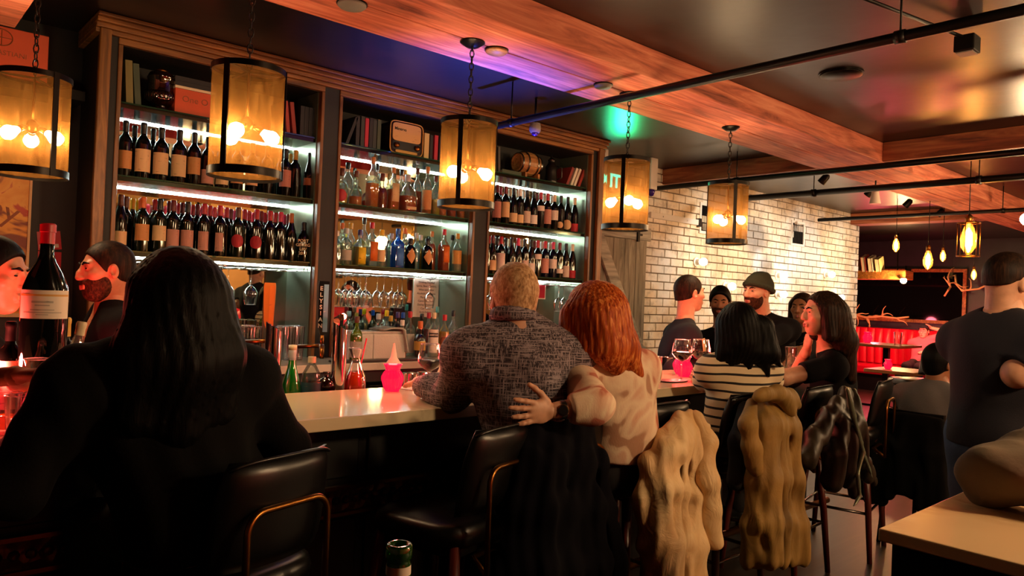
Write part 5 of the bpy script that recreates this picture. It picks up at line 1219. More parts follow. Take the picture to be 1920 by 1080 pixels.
S = Soft(.009); pts = [tuple(at(u, v, y=1.76 + d)) for u, v, d in [(1306, 784, .02), (1322, 830, -.02), (1324, 900, -.05), (1330, 960, -.05), (1334, 1015, -.04)]]
S.chain(pts, [.034, .042, .046, .045, .043], .03); soft_obj('sleeve', [S.mesh(wrinkle(.006, 1.4, 8))], 'cream_cloth', o, bs)
o, bs = drape('olive_coat', 'mustard olive trench coat hung over a bar stool', 1.76, spread(
    [(1418, 752), (1415, 800), (1412, 900), (1408, 980), (1405, 1050)], [(1480, 752), (1488, 800), (1494, 900), (1500, 980), (1506, 1046)], 9, 1.76, .027, .026, 1.2, 9, [.05, -.01, -.02, -.03, -.03]), 'olive_cloth', k=.05, amp=.006, seed=7)
S = Soft(.01); pts = [tuple(at(u, v, y=1.76 + d)) for u, v, d in [(1410, 758, .0), (1404, 800, -.04), (1410, 840, -.05), (1416, 876, -.05)]]
S.chain(pts, [.03, .04, .04, .036], .03); soft_obj('sleeve', [S.mesh(wrinkle(.005, 1.6, 2))], 'olive_cloth', o, bs)
S = Soft(.009); S.chain([tuple(at(u, v, y=1.76 - .06)) for u, v in [(1425, 742), (1455, 736), (1480, 746), (1494, 760)]], [.026, .032, .034, .028], .03); S.chain([tuple(at(u, v, y=1.76 - .07)) for u, v in [(1470, 748), (1484, 772)]], [.03, .03], .03); soft_obj('collar', [S.mesh(wrinkle(.006, 2.0, 9))], 'olive_cloth', o, bs)
S = Soft(.012); S.chain([tuple(at(1398, 765, y=1.84)), tuple(at(1388, 830, y=1.82)), tuple(at(1383, 900, y=1.82))], [.035, .05, .05], .04); soft_obj('lining', [S.mesh(wrinkle(.004, 1, 4))], 'black_cloth', o, bs)
o, bs = drape('dark_jacket', 'dark olive glossy jacket hung over the stool of the woman in black', 1.74, [
    [(1585, 735, .03, .03), (1560, 775, 0, .045), (1530, 820, 0, .05), (1512, 860, 0, .05)],
    [(1590, 735, .03, .03), (1580, 790, -.03, .05), (1565, 850, -.03, .06), (1560, 900, -.02, .06)],
    [(1597, 735, .03, .03), (1602, 790, -.03, .05), (1612, 850, -.03, .05), (1628, 890, -.02, .035), (1638, 905, -.02, .02)],
    [(1590, 800, -.03, .05), (1590, 880, -.03, .05), (1600, 925, -.02, .03)]], 'dark_olive_cloth', k=.02, amp=.006, seed=11)
S = Soft(.007); S.chain([tuple(at(u, v, y=1.74 - .085)) for u, v in [(1588, 730), (1600, 780), (1614, 830), (1622, 860), (1636, 895)]], [.012, .014, .012, .011, .006], .01)
S.chain([tuple(at(u, v, y=1.74 - .085)) for u, v in [(1618, 850), (1608, 890), (1612, 930), (1600, 950)]], [.012, .01, .012, .006], .01); soft_obj('facing', [S.mesh(wrinkle(.002, 2, 4))], 'lining_silver', o, bs)
# ------------------------------------------------------------------ people
def skin_mat(name, c, r=.5):
    t = NT(name); b = t.bsdf(c, r); b.inputs['Subsurface Weight'].default_value = .12; b.inputs['Subsurface Radius'].default_value = (.012, .005, .003)
    cl = lin(c); t.l(t.ramp(t.noise(t.coord(), 30, 4), [(.3, [x * .88 for x in cl]), (.7, [min(1, x * 1.08) for x in cl])]), b.inputs['Base Color'])
    t.bump(t.noise(t.coord(), 220, 3), b, .12, .002); t.done(b)
skin_mat('skin_fair', '#cf9a7c'); skin_mat('skin_warm', '#b97c5c'); skin_mat('skin_tan', '#96603f')
def hair_mat(name, dark, mid, light, sc=(90, 90, 7), rough=.55):
    t = NT(name); b = t.bsdf(mid, rough); v = t.coord(sc); f = t.noise(v, 1.2, 4, .6, .5)
    b.inputs['Specular IOR Level'].default_value = .12
    t.l(t.ramp(f, [(.3, dark), (.5, mid), (.7, light)]), b.inputs['Base Color']); t.bump(f, b, .35, .005); t.done(b)
hair_mat('hair_black', '#020202', '#050404', '#0c0806'); hair_mat('hair_brown', '#0c0705', '#21130c', '#3a2416'); hair_mat('hair_red', '#5e200c', '#b04e1c', '#e89a52', rough=.5)
hair_mat('hair_grey', '#7a5a3e', '#b98f66', '#e0c29a', (70, 70, 40), .6); hair_mat('beard_brown', '#1c0e08', '#3a1f12', '#5a3420', (90, 90, 60), .7)
t = NT('hatch_shirt'); b = t.bsdf('#2a2026', .8)
def strokes(sc, lo_, hi_): return t.ramp(t.noise(t.coord(sc), 1.0, 3, .7), [(lo_, (0, 0, 0)), (hi_, (1, 1, 1))])
s1 = strokes((190, 190, 16), .50, .60); s2 = strokes((13, 13, 210), .50, .60); s3 = strokes((100, 100, 10), .58, .66)
m1 = t.n('ShaderNodeMixRGB', blend_type='LIGHTEN'); m1.inputs[0].default_value = 1; t.l(s1, m1.inputs[1]); t.l(s2, m1.inputs[2])
m2 = t.n('ShaderNodeMixRGB', blend_type='LIGHTEN'); m2.inputs[0].default_value = .6; t.l(m1.outputs[0], m2.inputs[1]); t.l(s3, m2.inputs[2])
mx = t.n('ShaderNodeMixRGB'); t.l(m2.outputs[0], mx.inputs[0]); mx.inputs[1].default_value = (*lin('#2a1f28'), 1); mx.inputs[2].default_value = (*lin('#9a8d94'), 1)
t.l(mx.outputs[0], b.inputs['Base Color']); t.bump(t.noise(t.coord(), 9, 4), b, .3, .02); t.done(b)
t = NT('camo_knit'); b = t.bsdf('#d8b090', .9); f = t.noise(t.coord((1, 1, .8)), 7.5, 2, .45, .6)
t.l(t.ramp(f, [(.38, '#c07058'), (.42, '#dfb094'), (.5, '#ecd2b4'), (.56, '#e4c4a6'), (.60, '#b88a6e')], 'EASE'), b.inputs['Base Color'])
t.bump(t.noise(t.coord((240, 240, 60)), 1, 2), b, .35, .003); t.done(b)
t = NT('stripe_knit'); b = t.bsdf('#d8c4a4', .85); g = t.n('ShaderNodeNewGeometry'); sx = t.n('ShaderNodeSeparateXYZ')
nz = t.n('ShaderNodeVectorMath', operation='ADD'); t.l(g.outputs['Position'], nz.inputs[0])
sc_ = t.n('ShaderNodeVectorMath', operation='SCALE'); sc_.inputs['Scale'].default_value = .014
nt_ = t.n('ShaderNodeTexNoise'); nt_.inputs['Scale'].default_value = 5; t.l(g.outputs['Position'], nt_.inputs['Vector']); t.l(nt_.outputs['Color'], sc_.inputs[0]); t.l(sc_.outputs[0], nz.inputs[1])
t.l(nz.outputs[0], sx.inputs[0]); md = t.n('ShaderNodeMath', operation='MODULO'); md.inputs[1].default_value = .042; t.l(sx.outputs['Z'], md.inputs[0])
gt = t.n('ShaderNodeMath', operation='GREATER_THAN'); gt.inputs[1].default_value = .031; t.l(md.outputs[0], gt.inputs[0])
mx = t.n('ShaderNodeMixRGB'); t.l(gt.outputs[0], mx.inputs[0]); mx.inputs[1].default_value = (*lin('#dcc6a2'), 1); mx.inputs[2].default_value = (*lin('#17110f'), 1); t.l(mx.outputs[0], b.inputs['Base Color']); t.done(b)
plain('tee_black', '#08070a', .9, bump=.25, bscale=200, Specular_IOR_Level=.15); plain('tee_navy', '#0c0a18', .9, bump=.25, bscale=200); plain('coat_black', '#050404', .9, bump=.3, bscale=120, Specular_IOR_Level=.15)
plain('jeans_grey', '#3a3832', .85, bump=.3, bscale=200); plain('jeans_blue', '#31476b', .85, bump=.3, bscale=200, var=.2); plain('trousers_dark', '#100d10', .85); plain('sweater_grey', '#5a5454', .9, bump=.4, bscale=160)
plain('tee_pink', '#b8606a', .85); plain('beanie_green', '#2c2d1c', .95, bump=.6, bscale=180); plain('jacket_taupe', '#6a5a46', .85, bump=.35, bscale=50, var=.2); plain('eye_dark', '#120b08', .15); plain('eye_white', '#c9b8aa', .3); plain('lip', '#9a4a42', .45)
def Rz(a): return np.array([[math.cos(a), -math.sin(a), 0], [math.sin(a), math.cos(a), 0], [0, 0, 1]])
def Rx(a): return np.array([[1, 0, 0], [0, math.cos(a), -math.sin(a)], [0, math.sin(a), math.cos(a)]])
def Ry(a): return np.array([[math.cos(a), 0, math.sin(a)], [0, 1, 0], [-math.sin(a), 0, math.cos(a)]])
V3 = lambda p: np.array(p, float)
def hand_soft(wrist, d, n, side, curl=.35, spread=.12, s=1.0):
    """palm and five bent fingers; d = pointing direction, n = palm normal, side = +1 thumb on the +lateral side"""
    d = V3(d) / np.linalg.norm(d); n = V3(n); n = n - d * (n @ d); n /= np.linalg.norm(n); l = np.cross(d, n) * side
    S = Soft(.0032); w = V3(wrist); R = np.stack([l, d, n], 1)
    S.cap(w - d * .03 * s, w + d * .012 * s, .026 * s, .024 * s, .012)
    S.ell(w + d * .05 * s, (.042 * s, .052 * s, .017 * s), R, .012)
    for k, (off, L) in enumerate([(.031, .072), (.011, .082), (-.011, .075), (-.030, .058)]):
        p = w + (d * (.088 - .006 * abs(k - 1)) + l * off) * s; ang = 0; r0 = .0092 * s
        dv = d + l * (off * spread / .03)
        for j, fr in enumerate((.44, .32, .24)):
            ang += curl * (.6 if j == 0 else .8); v = dv * math.cos(ang) + n * math.sin(ang); v = v / np.linalg.norm(v)
            q = p + v * L * fr * s; S.cap(p, q, r0, r0 * .92, .006); p = q; r0 *= .92
    p = w + (d * .025 + l * .032) * s; v = d * .62 + l * .72 + n * .25
    for fr, r0 in ((.034, .0125), (.03, .0105), (.024, .009)):
        v = v / np.linalg.norm(v); q = p + v * fr * s; S.cap(p, q, r0 * s, r0 * .9 * s, .008); p = q; v = v + d * .25
    return S.mesh()
def person(label, pelvis, chest, neck, head, yaw, hyaw, hp=0., hr=0., sw=.185, arms=(None, None), legs=None, skin='skin_warm', top=None, sleeve=1.0, pants='trousers_dark', sc=1.0, hs=1.0,
           hair=None, hairmat='hair_black', beard=None, seat=True, wr=.006, wf=1.0, loose=.014, face=True, h=.010, hems=None, drop=(.095, .095), hands=True, brow='hair_black', ears=True, topname='shirt', vneck=False, collar=False, long_hair=(), hair_h=.0055):
    pelvis, chest, neck, head = V3(pelvis), V3(chest), V3(neck), V3(head)
    base = (pelvis[0], pelvis[1], 0.0)
    o = thing('person', label, 'person', base)
    Rt = Rz(yaw); up = chest - pelvis; up /= np.linalg.norm(up); rx = Rt[:, 0]; fy = np.cross(up, rx); fy /= np.linalg.norm(fy); rx2 = np.cross(fy, up)
    RB = np.stack([rx2, fy, up], 1)
    upn = neck - chest; upn /= np.linalg.norm(upn)
    sh = [neck - upn * drop[i] + rx * sw * sg for i, sg in enumerate((-1, 1))]
    hipw = .09 * sc
    hips = [pelvis + rx * hipw * sg - up * .02 for sg in (-1, 1)]
    RH = Rz(hyaw) @ Rx(hp) @ Ry(hr); T = lambda q: head + RH @ (V3(q) * hs)
    def torso(S, inf=0., belly=1.0):
        S.ell(pelvis, (.165 * sc + inf, .12 * sc + inf, .13 * sc + inf), RB, .05)
        S.ell(pelvis * .5 + chest * .5, (.148 * sc + inf, .112 * sc * belly + inf, .16 * sc + inf), RB, .06)
        S.ell(chest, ((sw * .88) + inf, .118 * sc + inf, .165 * sc + inf), RB, .06)
        S.cap(sh[0] + rx * .02, sh[1] - rx * .02, .05 * sc + inf, .05 * sc + inf, .07)
        for i in (0, 1): S.cap(neck - upn * .015, sh[i], .042 * sc + inf * .5, .045 * sc + inf * .8, .06)
    def arm(S, i, inf=0., f0=0., f1=2., ra=.0):
        a = arms[i]
        if a is None: return
        e, w_ = V3(a[0]), V3(a[1])
        if f1 <= 1:
            q = sh[i] + (e - sh[i]) * f1; nv = (e - sh[i]) / np.linalg.norm(e - sh[i])
            S.cap(sh[i], q + nv * .05, .056 * sc + inf, .047 * sc + inf, .04, 1, [(q, nv)])
        else:
            S.cap(sh[i], e, .053 * sc + inf, .045 * sc + inf, .04)
            q = e + (w_ - e) * min(1, f1 - 1); nv = (w_ - e) / np.linalg.norm(w_ - e)
            S.cap(e, q + (nv * .03 if inf else 0), .045 * sc + inf, .029 * sc + inf * .8, .03, 1, [(q, nv)] if inf else ())
    def leg(S, inf=0.):
        if not legs: return
        for i in (0, 1):
            kn, an = V3(legs[i][0]), V3(legs[i][1])
            S.cap(hips[i], kn, .088 * sc + inf, .06 * sc + inf, .04); S.cap(kn, an, .06 * sc + inf, .042 * sc + inf, .03)
    # body: one surface for trunk and limbs, with the head and hands meshed finer in the same object
    B = Soft(.013); torso(B); 
    for i in (0, 1): arm(B, i)
    leg(B)
    if legs:
        for i in (0, 1):
            an = V3(legs[i][1]); B.cap(an - [0, 0, .03], an + Rt[:, 1] * .13 - [0, 0, .045], .04, .032, .03)
    B.cap(neck - upn * .03, head * .6 + neck * .4, .058 * sc, .055 * sc, .04)
    H = Soft(.0052 if face else .008); hd = lambda c, r, k=.02, op=1, RR=None: H.ell(T(c), V3(r) * hs, RH if RR is None else RH @ RR, k, op)
    hd((0, -.012, .03), (.076, .096, .088)); hd((0, .028, -.035), (.062, .066, .085), .03); hd((0, .055, -.095), (.034, .03, .026), .03)
    H.cap(T((0, -.03, -.05)), neck - upn * .02, .056 * hs * sc ** .3, .058 * sc, .03)
    if face:
        H.cap(T((-.038, .078, .026)), T((.038, .078, .026)), .012, .012, .015)
        H.chain([T((0, .089, .018)), T((0, .103, -.010)), T((0, .108, -.028))], [.009, .0105, .0125], .012)
        for s_ in (-1, 1):
            hd((s_ * .013, .1, -.031), (.009, .010, .008), .008); hd((s_ * .045, .058, -.018), (.024, .026, .022), .02)
            hd((s_ * .034, .100, .008), (.017, .016, .0115), .012, -1); H.ell(T((s_ * .033, .078, .008)), (.0125, .0125, .0125), None, .004)
        H.cap(T((-.019, .092, -.060)), T((.019, .092, -.060)), .0065, .0065, .008); H.cap(T((-.016, .092, -.071)), T((.016, .092, -.071)), .0075, .0075, .006)
    if ears:
        for s_ in (-1, 1):
            hd((s_ * .077, -.008, -.005), (.010, .020, .032), .006, 1, Rz(s_ * -.35)); hd((s_ * .083, -.002, -.003), (.007, .010, .018), .006, -1)
    parts = [B.mesh(), H.mesh()]
    if hands:
        for i in (0, 1):
            if arms[i] is not None and len(arms[i]) > 2 and arms[i][2]:
                hd_ = dict(arms[i][2]); parts.append(hand_soft(arms[i][1], hd_['d'], hd_['n'], hd_.get('side', 1), hd_.get('curl', .3), hd_.get('spread', .12), hd_.get('s', 1.0)))
    soft_obj('body', parts, skin, o, base)
    if face:
        for s_ in (-1, 1):
            e_ = Soft(.0025); e_.ell(T((s_ * .033, .0865, .008)), (.0105, .005, .0042), RH, .002); soft_obj('eye', [e_.mesh()], 'eye_dark', o, base)
            e_ = Soft(.004); e_.chain([T((s_ * .014, .096, .026)), T((s_ * .034, .094, .033)), T((s_ * .052, .08, .028))], [.004, .005, .003], .004); soft_obj('eyebrow', [e_.mesh()], brow, o, base)
        e_ = Soft(.004); e_.chain([T((-.02, .093, -.064)), T((0, .101, -.063)), T((.02, .093, -.064))], [.003, .0055, .003], .004); e_.chain([T((-.016, .094, -.072)), T((0, .100, -.073)), T((.016, .094, -.072))], [.003, .006, .003], .004); soft_obj('lips', [e_.mesh()], 'lip', o, base)
    if top:
        G_ = Soft(h); torso(G_, loose)
        for i in (0, 1): arm(G_, i, loose * .8, 0, sleeve)
        hz = (hems if hems is not None else pelvis[2] - .03)
        G_.ell(neck + upn * .035, (.062, .062, .05 if not collar else .03), None, .015, -1)
        if vneck: G_.ell(neck + Rt[:, 1] * .10 - [0, 0, .07], (.045, .07, .12), Rt, .015, -1)
        if collar:
            C_ = Soft(.006); ring = [neck + upn * (.035 - .012 * math.sin(q)) + rx * .068 * math.cos(q) + Rt[:, 1] * (.066 * math.sin(q) + .0) for q in [k * PI / 8 for k in range(17)]]
            C_.chain(ring, [.014] * 17, .01); C_.chain([r_ - upn * .025 + (r_ - neck) * .1 for r_ in ring], [.014] * 17, .02); soft_obj('collar', [C_.mesh()], top, o, base)
        soft_obj(topname, [G_.mesh(wrinkle(wr, wf, len(label)), [lambda X, Y, Z: hz - Z])], top, o, base)
    if pants:
        G_ = Soft(h * 1.2); G_.ell(pelvis, (.168 * sc + .008, .124 * sc + .008, .13 * sc), RB, .05); leg(G_, .012)
        soft_obj('trousers', [G_.mesh(wrinkle(wr * .8, 1.0, 5))], pants, o, base)
    if legs:
        G_ = Soft(.011)
        for i in (0, 1):
            an = V3(legs[i][1]); G_.cap(an - [0, 0, .035], an + Rt[:, 1] * .14 - [0, 0, .05], .05, .038, .03)
        fl_ = min(V3(legs[i][1])[2] for i in (0, 1)) - .085
        soft_obj('shoes', [G_.mesh(None, [lambda X, Y, Z: fl_ - Z])], 'black_plastic', o, base)
    if hair:
        S = Soft(hair_h)
        hair(S, T, RH, hs)
        for pts, rs, k in long_hair: S.chain([V3(p) for p in pts], rs, k)
        rr = np.random.RandomState(len(label)); 
        def strand(X, Y, Z):
            if not long_hair: return 0 * X
            a = np.arctan2(Y - head[1], X - head[0]); return .0016 * np.sin(a * 34 + 3 * np.sin(Z * 18)) + .0012 * np.sin(a * 61 + 2 * np.sin(Z * 25 + 1))
        soft_obj('hair', [S.mesh(strand)], hairmat, o, base)
    if beard:
        S = Soft(.004); S.ell(T((0, .028, -.040)), V3((.067, .072, .088)) * hs, RH, .02, 1, [(T((0, .10, -.043)), RH @ V3((0, .42, .91))), (T((0, -.01, 0)), RH @ V3((0, -1, 0)))])
        S.ell(T((0, .056, -.095)), V3((.04, .036, .033)) * hs, RH, .02); S.ell(T((0, .105, -.066)), V3((.026, .02, .0105)) * hs, RH, .006, -1)
        S.cap(T((-.024, .096, -.05)), T((.024, .096, -.05)), .006, .006, .005)
        soft_obj('beard', [S.mesh(lambda X, Y, Z: .0012 * np.sin(X * 700) * np.sin(Y * 650) * np.sin(Z * 720))], beard, o, base)
    return o, T, base
def hair_short(front=.075, top=.0, lowz=-.075, thick=.012):
    def f(S, T, RH, hs):
        S.ell(T((0, -.014, .032)), V3((.076 + thick * .8, .098 + thick * .7, .09 + thick + top)) * hs, RH, .01, 1, [(T((0, front, .074)), RH @ V3((0, .85, -.53))), (T((0, -.05, lowz)), RH @ V3((0, .35, -.94)))])
        S.ell(T((0, -.055, -.03)), V3((.066, .05, .06)) * hs, RH, .02, 1, [(T((0, -.05, lowz)), RH @ V3((0, .3, -.95)))])
        for s_ in (-1, 1): S.ell(T((s_ * .085, .002, -.012)), V3((.016, .03, .042)) * hs, RH, .004, -1)
    return f
def hair_long(vol=.018, front=.07):
    def f(S, T, RH, hs):
        S.ell(T((0, -.02, .03)), V3((.08 + vol, .1 + vol, .092 + vol * .8)) * hs, RH, .02, 1, [(T((0, front, .062)), RH @ V3((0, .9, -.43)))])
        S.ell(T((0, -.06, -.06)), V3((.088 + vol, .062 + vol, .11)) * hs, RH, .04)
        for s_ in (-1, 1): S.cap(T((s_ * .07, .0, .03)), T((s_ * .075, -.01, -.12)), .03 + vol * .5, .034 + vol * .5, .03)
    return f
A = lambda u, v, y: V3(at(u, v, y=y))
fw = lambda a: (-math.sin(a), math.cos(a), 0)
SEATLEG = lambda px_, py_, yaw, zk=.80, za=.34, spread=.12, reach=.38: [((px_ + math.cos(yaw) * sg * spread - math.sin(yaw) * reach, py_ + math.sin(yaw) * sg * spread + math.cos(yaw) * reach, zk),
          (px_ + math.cos(yaw) * sg * spread - math.sin(yaw) * (reach - .06), py_ + math.sin(yaw) * sg * spread + math.cos(yaw) * (reach - .06), za)) for sg in (-1, 1)]
STANDLEG = lambda px_, py_, yaw, zp=.95: [((px_ + math.cos(yaw) * sg * .1 - math.sin(yaw) * .02, py_ + math.sin(yaw) * sg * .1 + math.cos(yaw) * .02, zp * .53), (px_ + math.cos(yaw) * sg * .11, py_ + math.sin(yaw) * sg * .11, .085)) for sg in (-1, 1)]
# woman in black in the left foreground
ph = A(325, 566, 1.97)
person('woman with long black hair and black coat seen from behind at far left', (.70, 1.98, .90), (.62, 2.00, 1.16), (.615, 2.0, 1.34), ph, .05, .25, -.1, 0, .20,
       arms=[((.30, 2.02, 1.02), (.40, 2.33, 1.12), None), ((.98, 2.08, 1.02), (.82, 2.36, 1.10), None)], legs=SEATLEG(.70, 1.98, .1), top='coat_black', sleeve=2.0, loose=.035, hems=.80, wr=.008, face=False, ears=False, topname='coat',
       hair=hair_long(.022), hairmat='hair_black', long_hair=[([ph + [-.03, -.06, 0], ph + [-.08, -.08, -.13], ph + [-.10, -.08, -.27]], [.075, .07, .05], .05), ([ph + [.04, -.06, 0], ph + [.07, -.09, -.13], ph + [.09, -.08, -.27]], [.075, .07, .05], .05), ([ph + [0, -.07, 0], ph + [0, -.10, -.15], ph + [0, -.09, -.3]], [.08, .075, .06], .05)], hair_h=.008)
# bartender
ph = A(200, 508, 3.4)
person('bearded bartender in black shirt looking left beyond the giant bottle', (.86, 3.46, .93), (.84, 3.44, 1.22), (.83, 3.42, 1.405), ph, 1.5, 1.62, -.05, .05, .19,
       arms=[((.82, 3.2, 1.08), (.62, 3.08, 1.1), dict(d=(-1, -.4, 0), n=(0, 0, -1))), ((.9, 3.68, 1.08), (.72, 3.5, .98), None)], legs=STANDLEG(.86, 3.46, 1.5), top='tee_black', sleeve=.85, hair=hair_short(.078, lowz=-.045, thick=.008), hairmat='hair_brown', beard='beard_brown', skin='skin_warm', hs=.97, vneck=True)
# guest at the far left edge, and reaching hand
ph = A(-12, 515, 2.98)
person('dark haired person at the left edge leaning over the bar with one hand out', (-.05, 3.25, .95), (.1, 3.12, 1.2), (.24, 3.02, 1.36), ph, -2.3, -2.2, -.1, 0, .18,
       arms=[((.46, 2.98, 1.12), tuple(A(28, 705, 2.33)), dict(d=(.75, -.55, .1), n=(0, -.2, -1), side=1, curl=.25)), ((.0, 2.85, 1.1), (.1, 2.6, 1.12), None)], legs=STANDLEG(-.05, 3.25, -2.3), top='tee_black', sleeve=1.0, hair=hair_short(.075), skin='skin_warm')
# man in hatched shirt
ph = A(962, 562, 2.07)
person('man with short pale hair in a grey hatched shirt leaning on the bar', (1.93, 1.95, .88), A(985, 705, 2.03), A(965, 602, 2.04), ph, -.42, -.42, -.08, .02, .215,
       arms=[(tuple(A(850, 738, 2.24)), (1.75, 2.50, 1.125), dict(d=(.6, .5, -.05), n=(0, 0, -1))), ((2.24, 2.16, 1.14), (2.1, 2.45, 1.125), None)], legs=SEATLEG(1.93, 1.95, -.3), top='hatch_shirt', sleeve=1.9, loose=.022, hems=.80, sc=1.14, wr=.007,
       hair=hair_short(.075, lowz=-.07, thick=.014), hairmat='hair_grey', skin='skin_fair', hs=1.04, drop=(.13, .13), h=.009, collar=True)
# red-haired woman with her arm around him
ph = A(1108, 592, 1.93)
wr_ = A(1036, 770, 1.775); sh_e = A(1117, 762, 1.71)
rw, RT, rb = person('red-haired woman in a pink camouflage sweater with her arm around the man', A(1172, 872, 1.93), A(1152, 742, 1.92), A(1126, 655, 1.91), ph, -.25, .35, -.12, .08, .165,
       arms=[(tuple(sh_e), tuple(wr_), dict(d=tuple(A(935, 776, 1.80) - wr_), n=(.62, .78, 0), side=-1, curl=.10, spread=.16, s=1.0)), ((2.62, 2.14, 1.10), (2.45, 2.38, 1.12), None)], legs=SEATLEG(2.38, 1.93, -.25), top='camo_knit', sleeve=1.58, loose=.022, hems=.86, wr=.005, sc=.98,
       hair=hair_long(.018, .065), hairmat='hair_red', skin='skin_fair', topname='sweater', h=.009,
       long_hair=[([ph + [.03, -.06, .02], ph + [.08, -.09, -.12], ph + [.15, -.12, -.22]], [.075, .065, .025], .04), ([ph + [-.03, -.07, .0], ph + [-.01, -.10, -.12], ph + [.03, -.11, -.19]], [.075, .06, .03], .04), ([ph + [.07, -.02, 0], ph + [.13, -.05, -.14], ph + [.2, -.08, -.24]], [.06, .05, .02], .04), ([ph + [-.08, .02, 0], ph + [-.09, .02, -.12], ph + [-.08, .03, -.17]], [.05, .05, .03], .03)])
dv = (wr_ - sh_e) / np.linalg.norm(wr_ - sh_e); c = wr_ - dv * .035
wt = thing('wrist_watch', 'round dark wrist watch on the red-haired woman', 'watch', tuple(c))
M = Vector(tuple(dv)).to_track_quat('Z', 'Y').to_matrix(); MB().lathe([(.031, -.009), (.033, -.009), (.033, .009), (.031, .009), (.031, -.009)], 24, M=M, cap=False).build('strap', 'steel', wt, 'auto')
fn = Vector((-.62, -.76, .1)).normalized(); M2 = fn.to_track_quat('Z', 'Y').to_matrix(); MB().lathe([(.017, 0), (.018, .006), (.015, .009), (.001, .009)], 24, tuple(fn * .030), M2).build('dial', 'black_plastic', wt, 'auto'); MB().lathe([(.0185, 0), (.0195, .003), (.0185, .007), (.0175, .007)], 24, tuple(fn * .030), M2, cap=False).build('case', 'brass', wt, True)
# striped woman
ph = A(1380, 612, 1.97)
person('woman with long black hair in a cream and black striped shirt', A(1372, 826, 1.99), A(1386, 728, 1.97), A(1384, 660, 1.97), ph, -.5, -.45, -.05, 0, .16,
       arms=[(tuple(A(1322, 712, 2.16)), (3.62, 2.42, 1.12), None), (tuple(A(1446, 712, 1.98)), (3.68, 2.36, 1.12), None)], legs=SEATLEG(3.28, 1.99, -.4), top='stripe_knit', sleeve=1.95, pants='jeans_grey', loose=.016, hems=.885, sc=.95, face=False, ears=False, wr=.003,
       hs=.93, hair=hair_long(.012), hairmat='hair_black', long_hair=[([ph + [a * .745, -a * .666 - .05, 0], ph + [a * 1.3 * .745, -a * 1.3 * .666 - .07, -.12], ph + [a * 1.8 * .745, -a * 1.8 * .666 - .075, -.18 - .05 * (i % 2)]], [.055, .040, .008], .025) for i, a in enumerate((-.085, -.055, -.03, 0, .03, .055, .085))])
# woman in black shirt, hand at her chin
ph = A(1540, 588, 1.98)
person('dark haired woman in a black shirt resting her chin on her hand', A(1572, 835, 2.0), A(1562, 725, 2.0), A(1553, 655, 1.99), ph, .55, .92, -.02, 0, .17,
       arms=[(tuple(A(1468, 708, 2.06)), (3.80, 2.36, 1.115), dict(d=(-.2, .8, 0), n=(0, 0, -1))), (tuple(A(1486, 712, 2.24)), tuple(A(1513, 655, 2.12)), dict(d=(.15, -.1, 1), n=(.6, -.5, 0), curl=.6))], legs=SEATLEG(4.06, 2.0, .3), top='tee_black', sleeve=.62, hair=hair_long(.012, .06), hairmat='hair_brown', skin='skin_fair', sc=.98,
       long_hair=[([ph + [.04, -.07, 0], ph + [.1, -.10, -.15], ph + [.14, -.12, -.36]], [.07, .06, .03], .04), ([ph + [.08, -.05, 0], ph + [.14, -.06, -.16], ph + [.18, -.1, -.38]], [.06, .055, .025], .04)])
# man with beanie
ph = A(1420, 548, 2.78)
bm, BT, bb_ = person('bearded man in a green beanie and black t-shirt standing at the bar', (4.86, 2.93, .98), A(1440, 645, 2.80), A(1428, 594, 2.79), ph, 1.5, 1.36, .0, -.04, .205,
       arms=[(tuple(A(1376, 668, 2.62)), (4.35, 2.65, 1.12), None), (tuple(A(1480, 690, 3.0)), (4.95, 2.74, 1.11), dict(d=(-.9, -.3, 0), n=(0, 0, -1)))], legs=STANDLEG(4.86, 2.99, 1.5, 1.0), top='tee_black', sleeve=.78, skin='skin_fair', beard='beard_brown', sc=1.06, brow='hair_brown')
S = Soft(.005); RHb = Rz(1.36)
S.ell(BT((0, -.014, .045)), (.094, .114, .098), RHb, .02, 1, [(BT((0, .08, .052)), RHb @ V3((0, .32, -.95)))]); S.cap(BT((-.05, -.02, .115)), BT((.05, -.03, .115)), .03, .03, .03)
for a in range(24):
    q0, q1 = a * PI / 12, (a + 1) * PI / 12; zz = lambda y: .045 + .1 * max(-1, min(1, y / .11)) * .28 - .012
    S.cap(BT((.088 * math.cos(q0), -.014 + .108 * math.sin(q0), zz(.108 * math.sin(q0)))), BT((.088 * math.cos(q1), -.014 + .108 * math.sin(q1), zz(.108 * math.sin(q1)))), .016, .016, .008)
soft_obj('beanie', [S.mesh()], 'beanie_green', bm, bb_)
S = Soft(.004); S.chain([BT((.055 * math.cos(a), -.02 + .06 * math.sin(a), -.17 - .02 * math.sin(a))) for a in [k * PI / 6 for k in range(13)]], [.004] * 13, .004); soft_obj('necklace', [S.mesh()], 'cap_brown', bm, bb_)
# man with cropped hair in profile
ph = A(1293, 550, 3.0)
person('man with cropped dark hair and black top facing the beanie man', (4.26, 3.02, .97), A(1274, 655, 3.02), A(1284, 602, 3.01), ph, -2.2, -1.95, .05, 0, .18,
       arms=[(tuple(A(1292, 692, 3.16)), (4.62, 3.05, 1.08), None), (tuple(A(1262, 695, 2.86)), (4.45, 2.80, 1.10), None)], legs=STANDLEG(4.26, 3.08, -1.6), top='tee_navy', sleeve=1.9, skin='skin_fair', hair=hair_short(.08, lowz=-.035, thick=.009), hairmat='hair_brown', drop=(.10, .10))
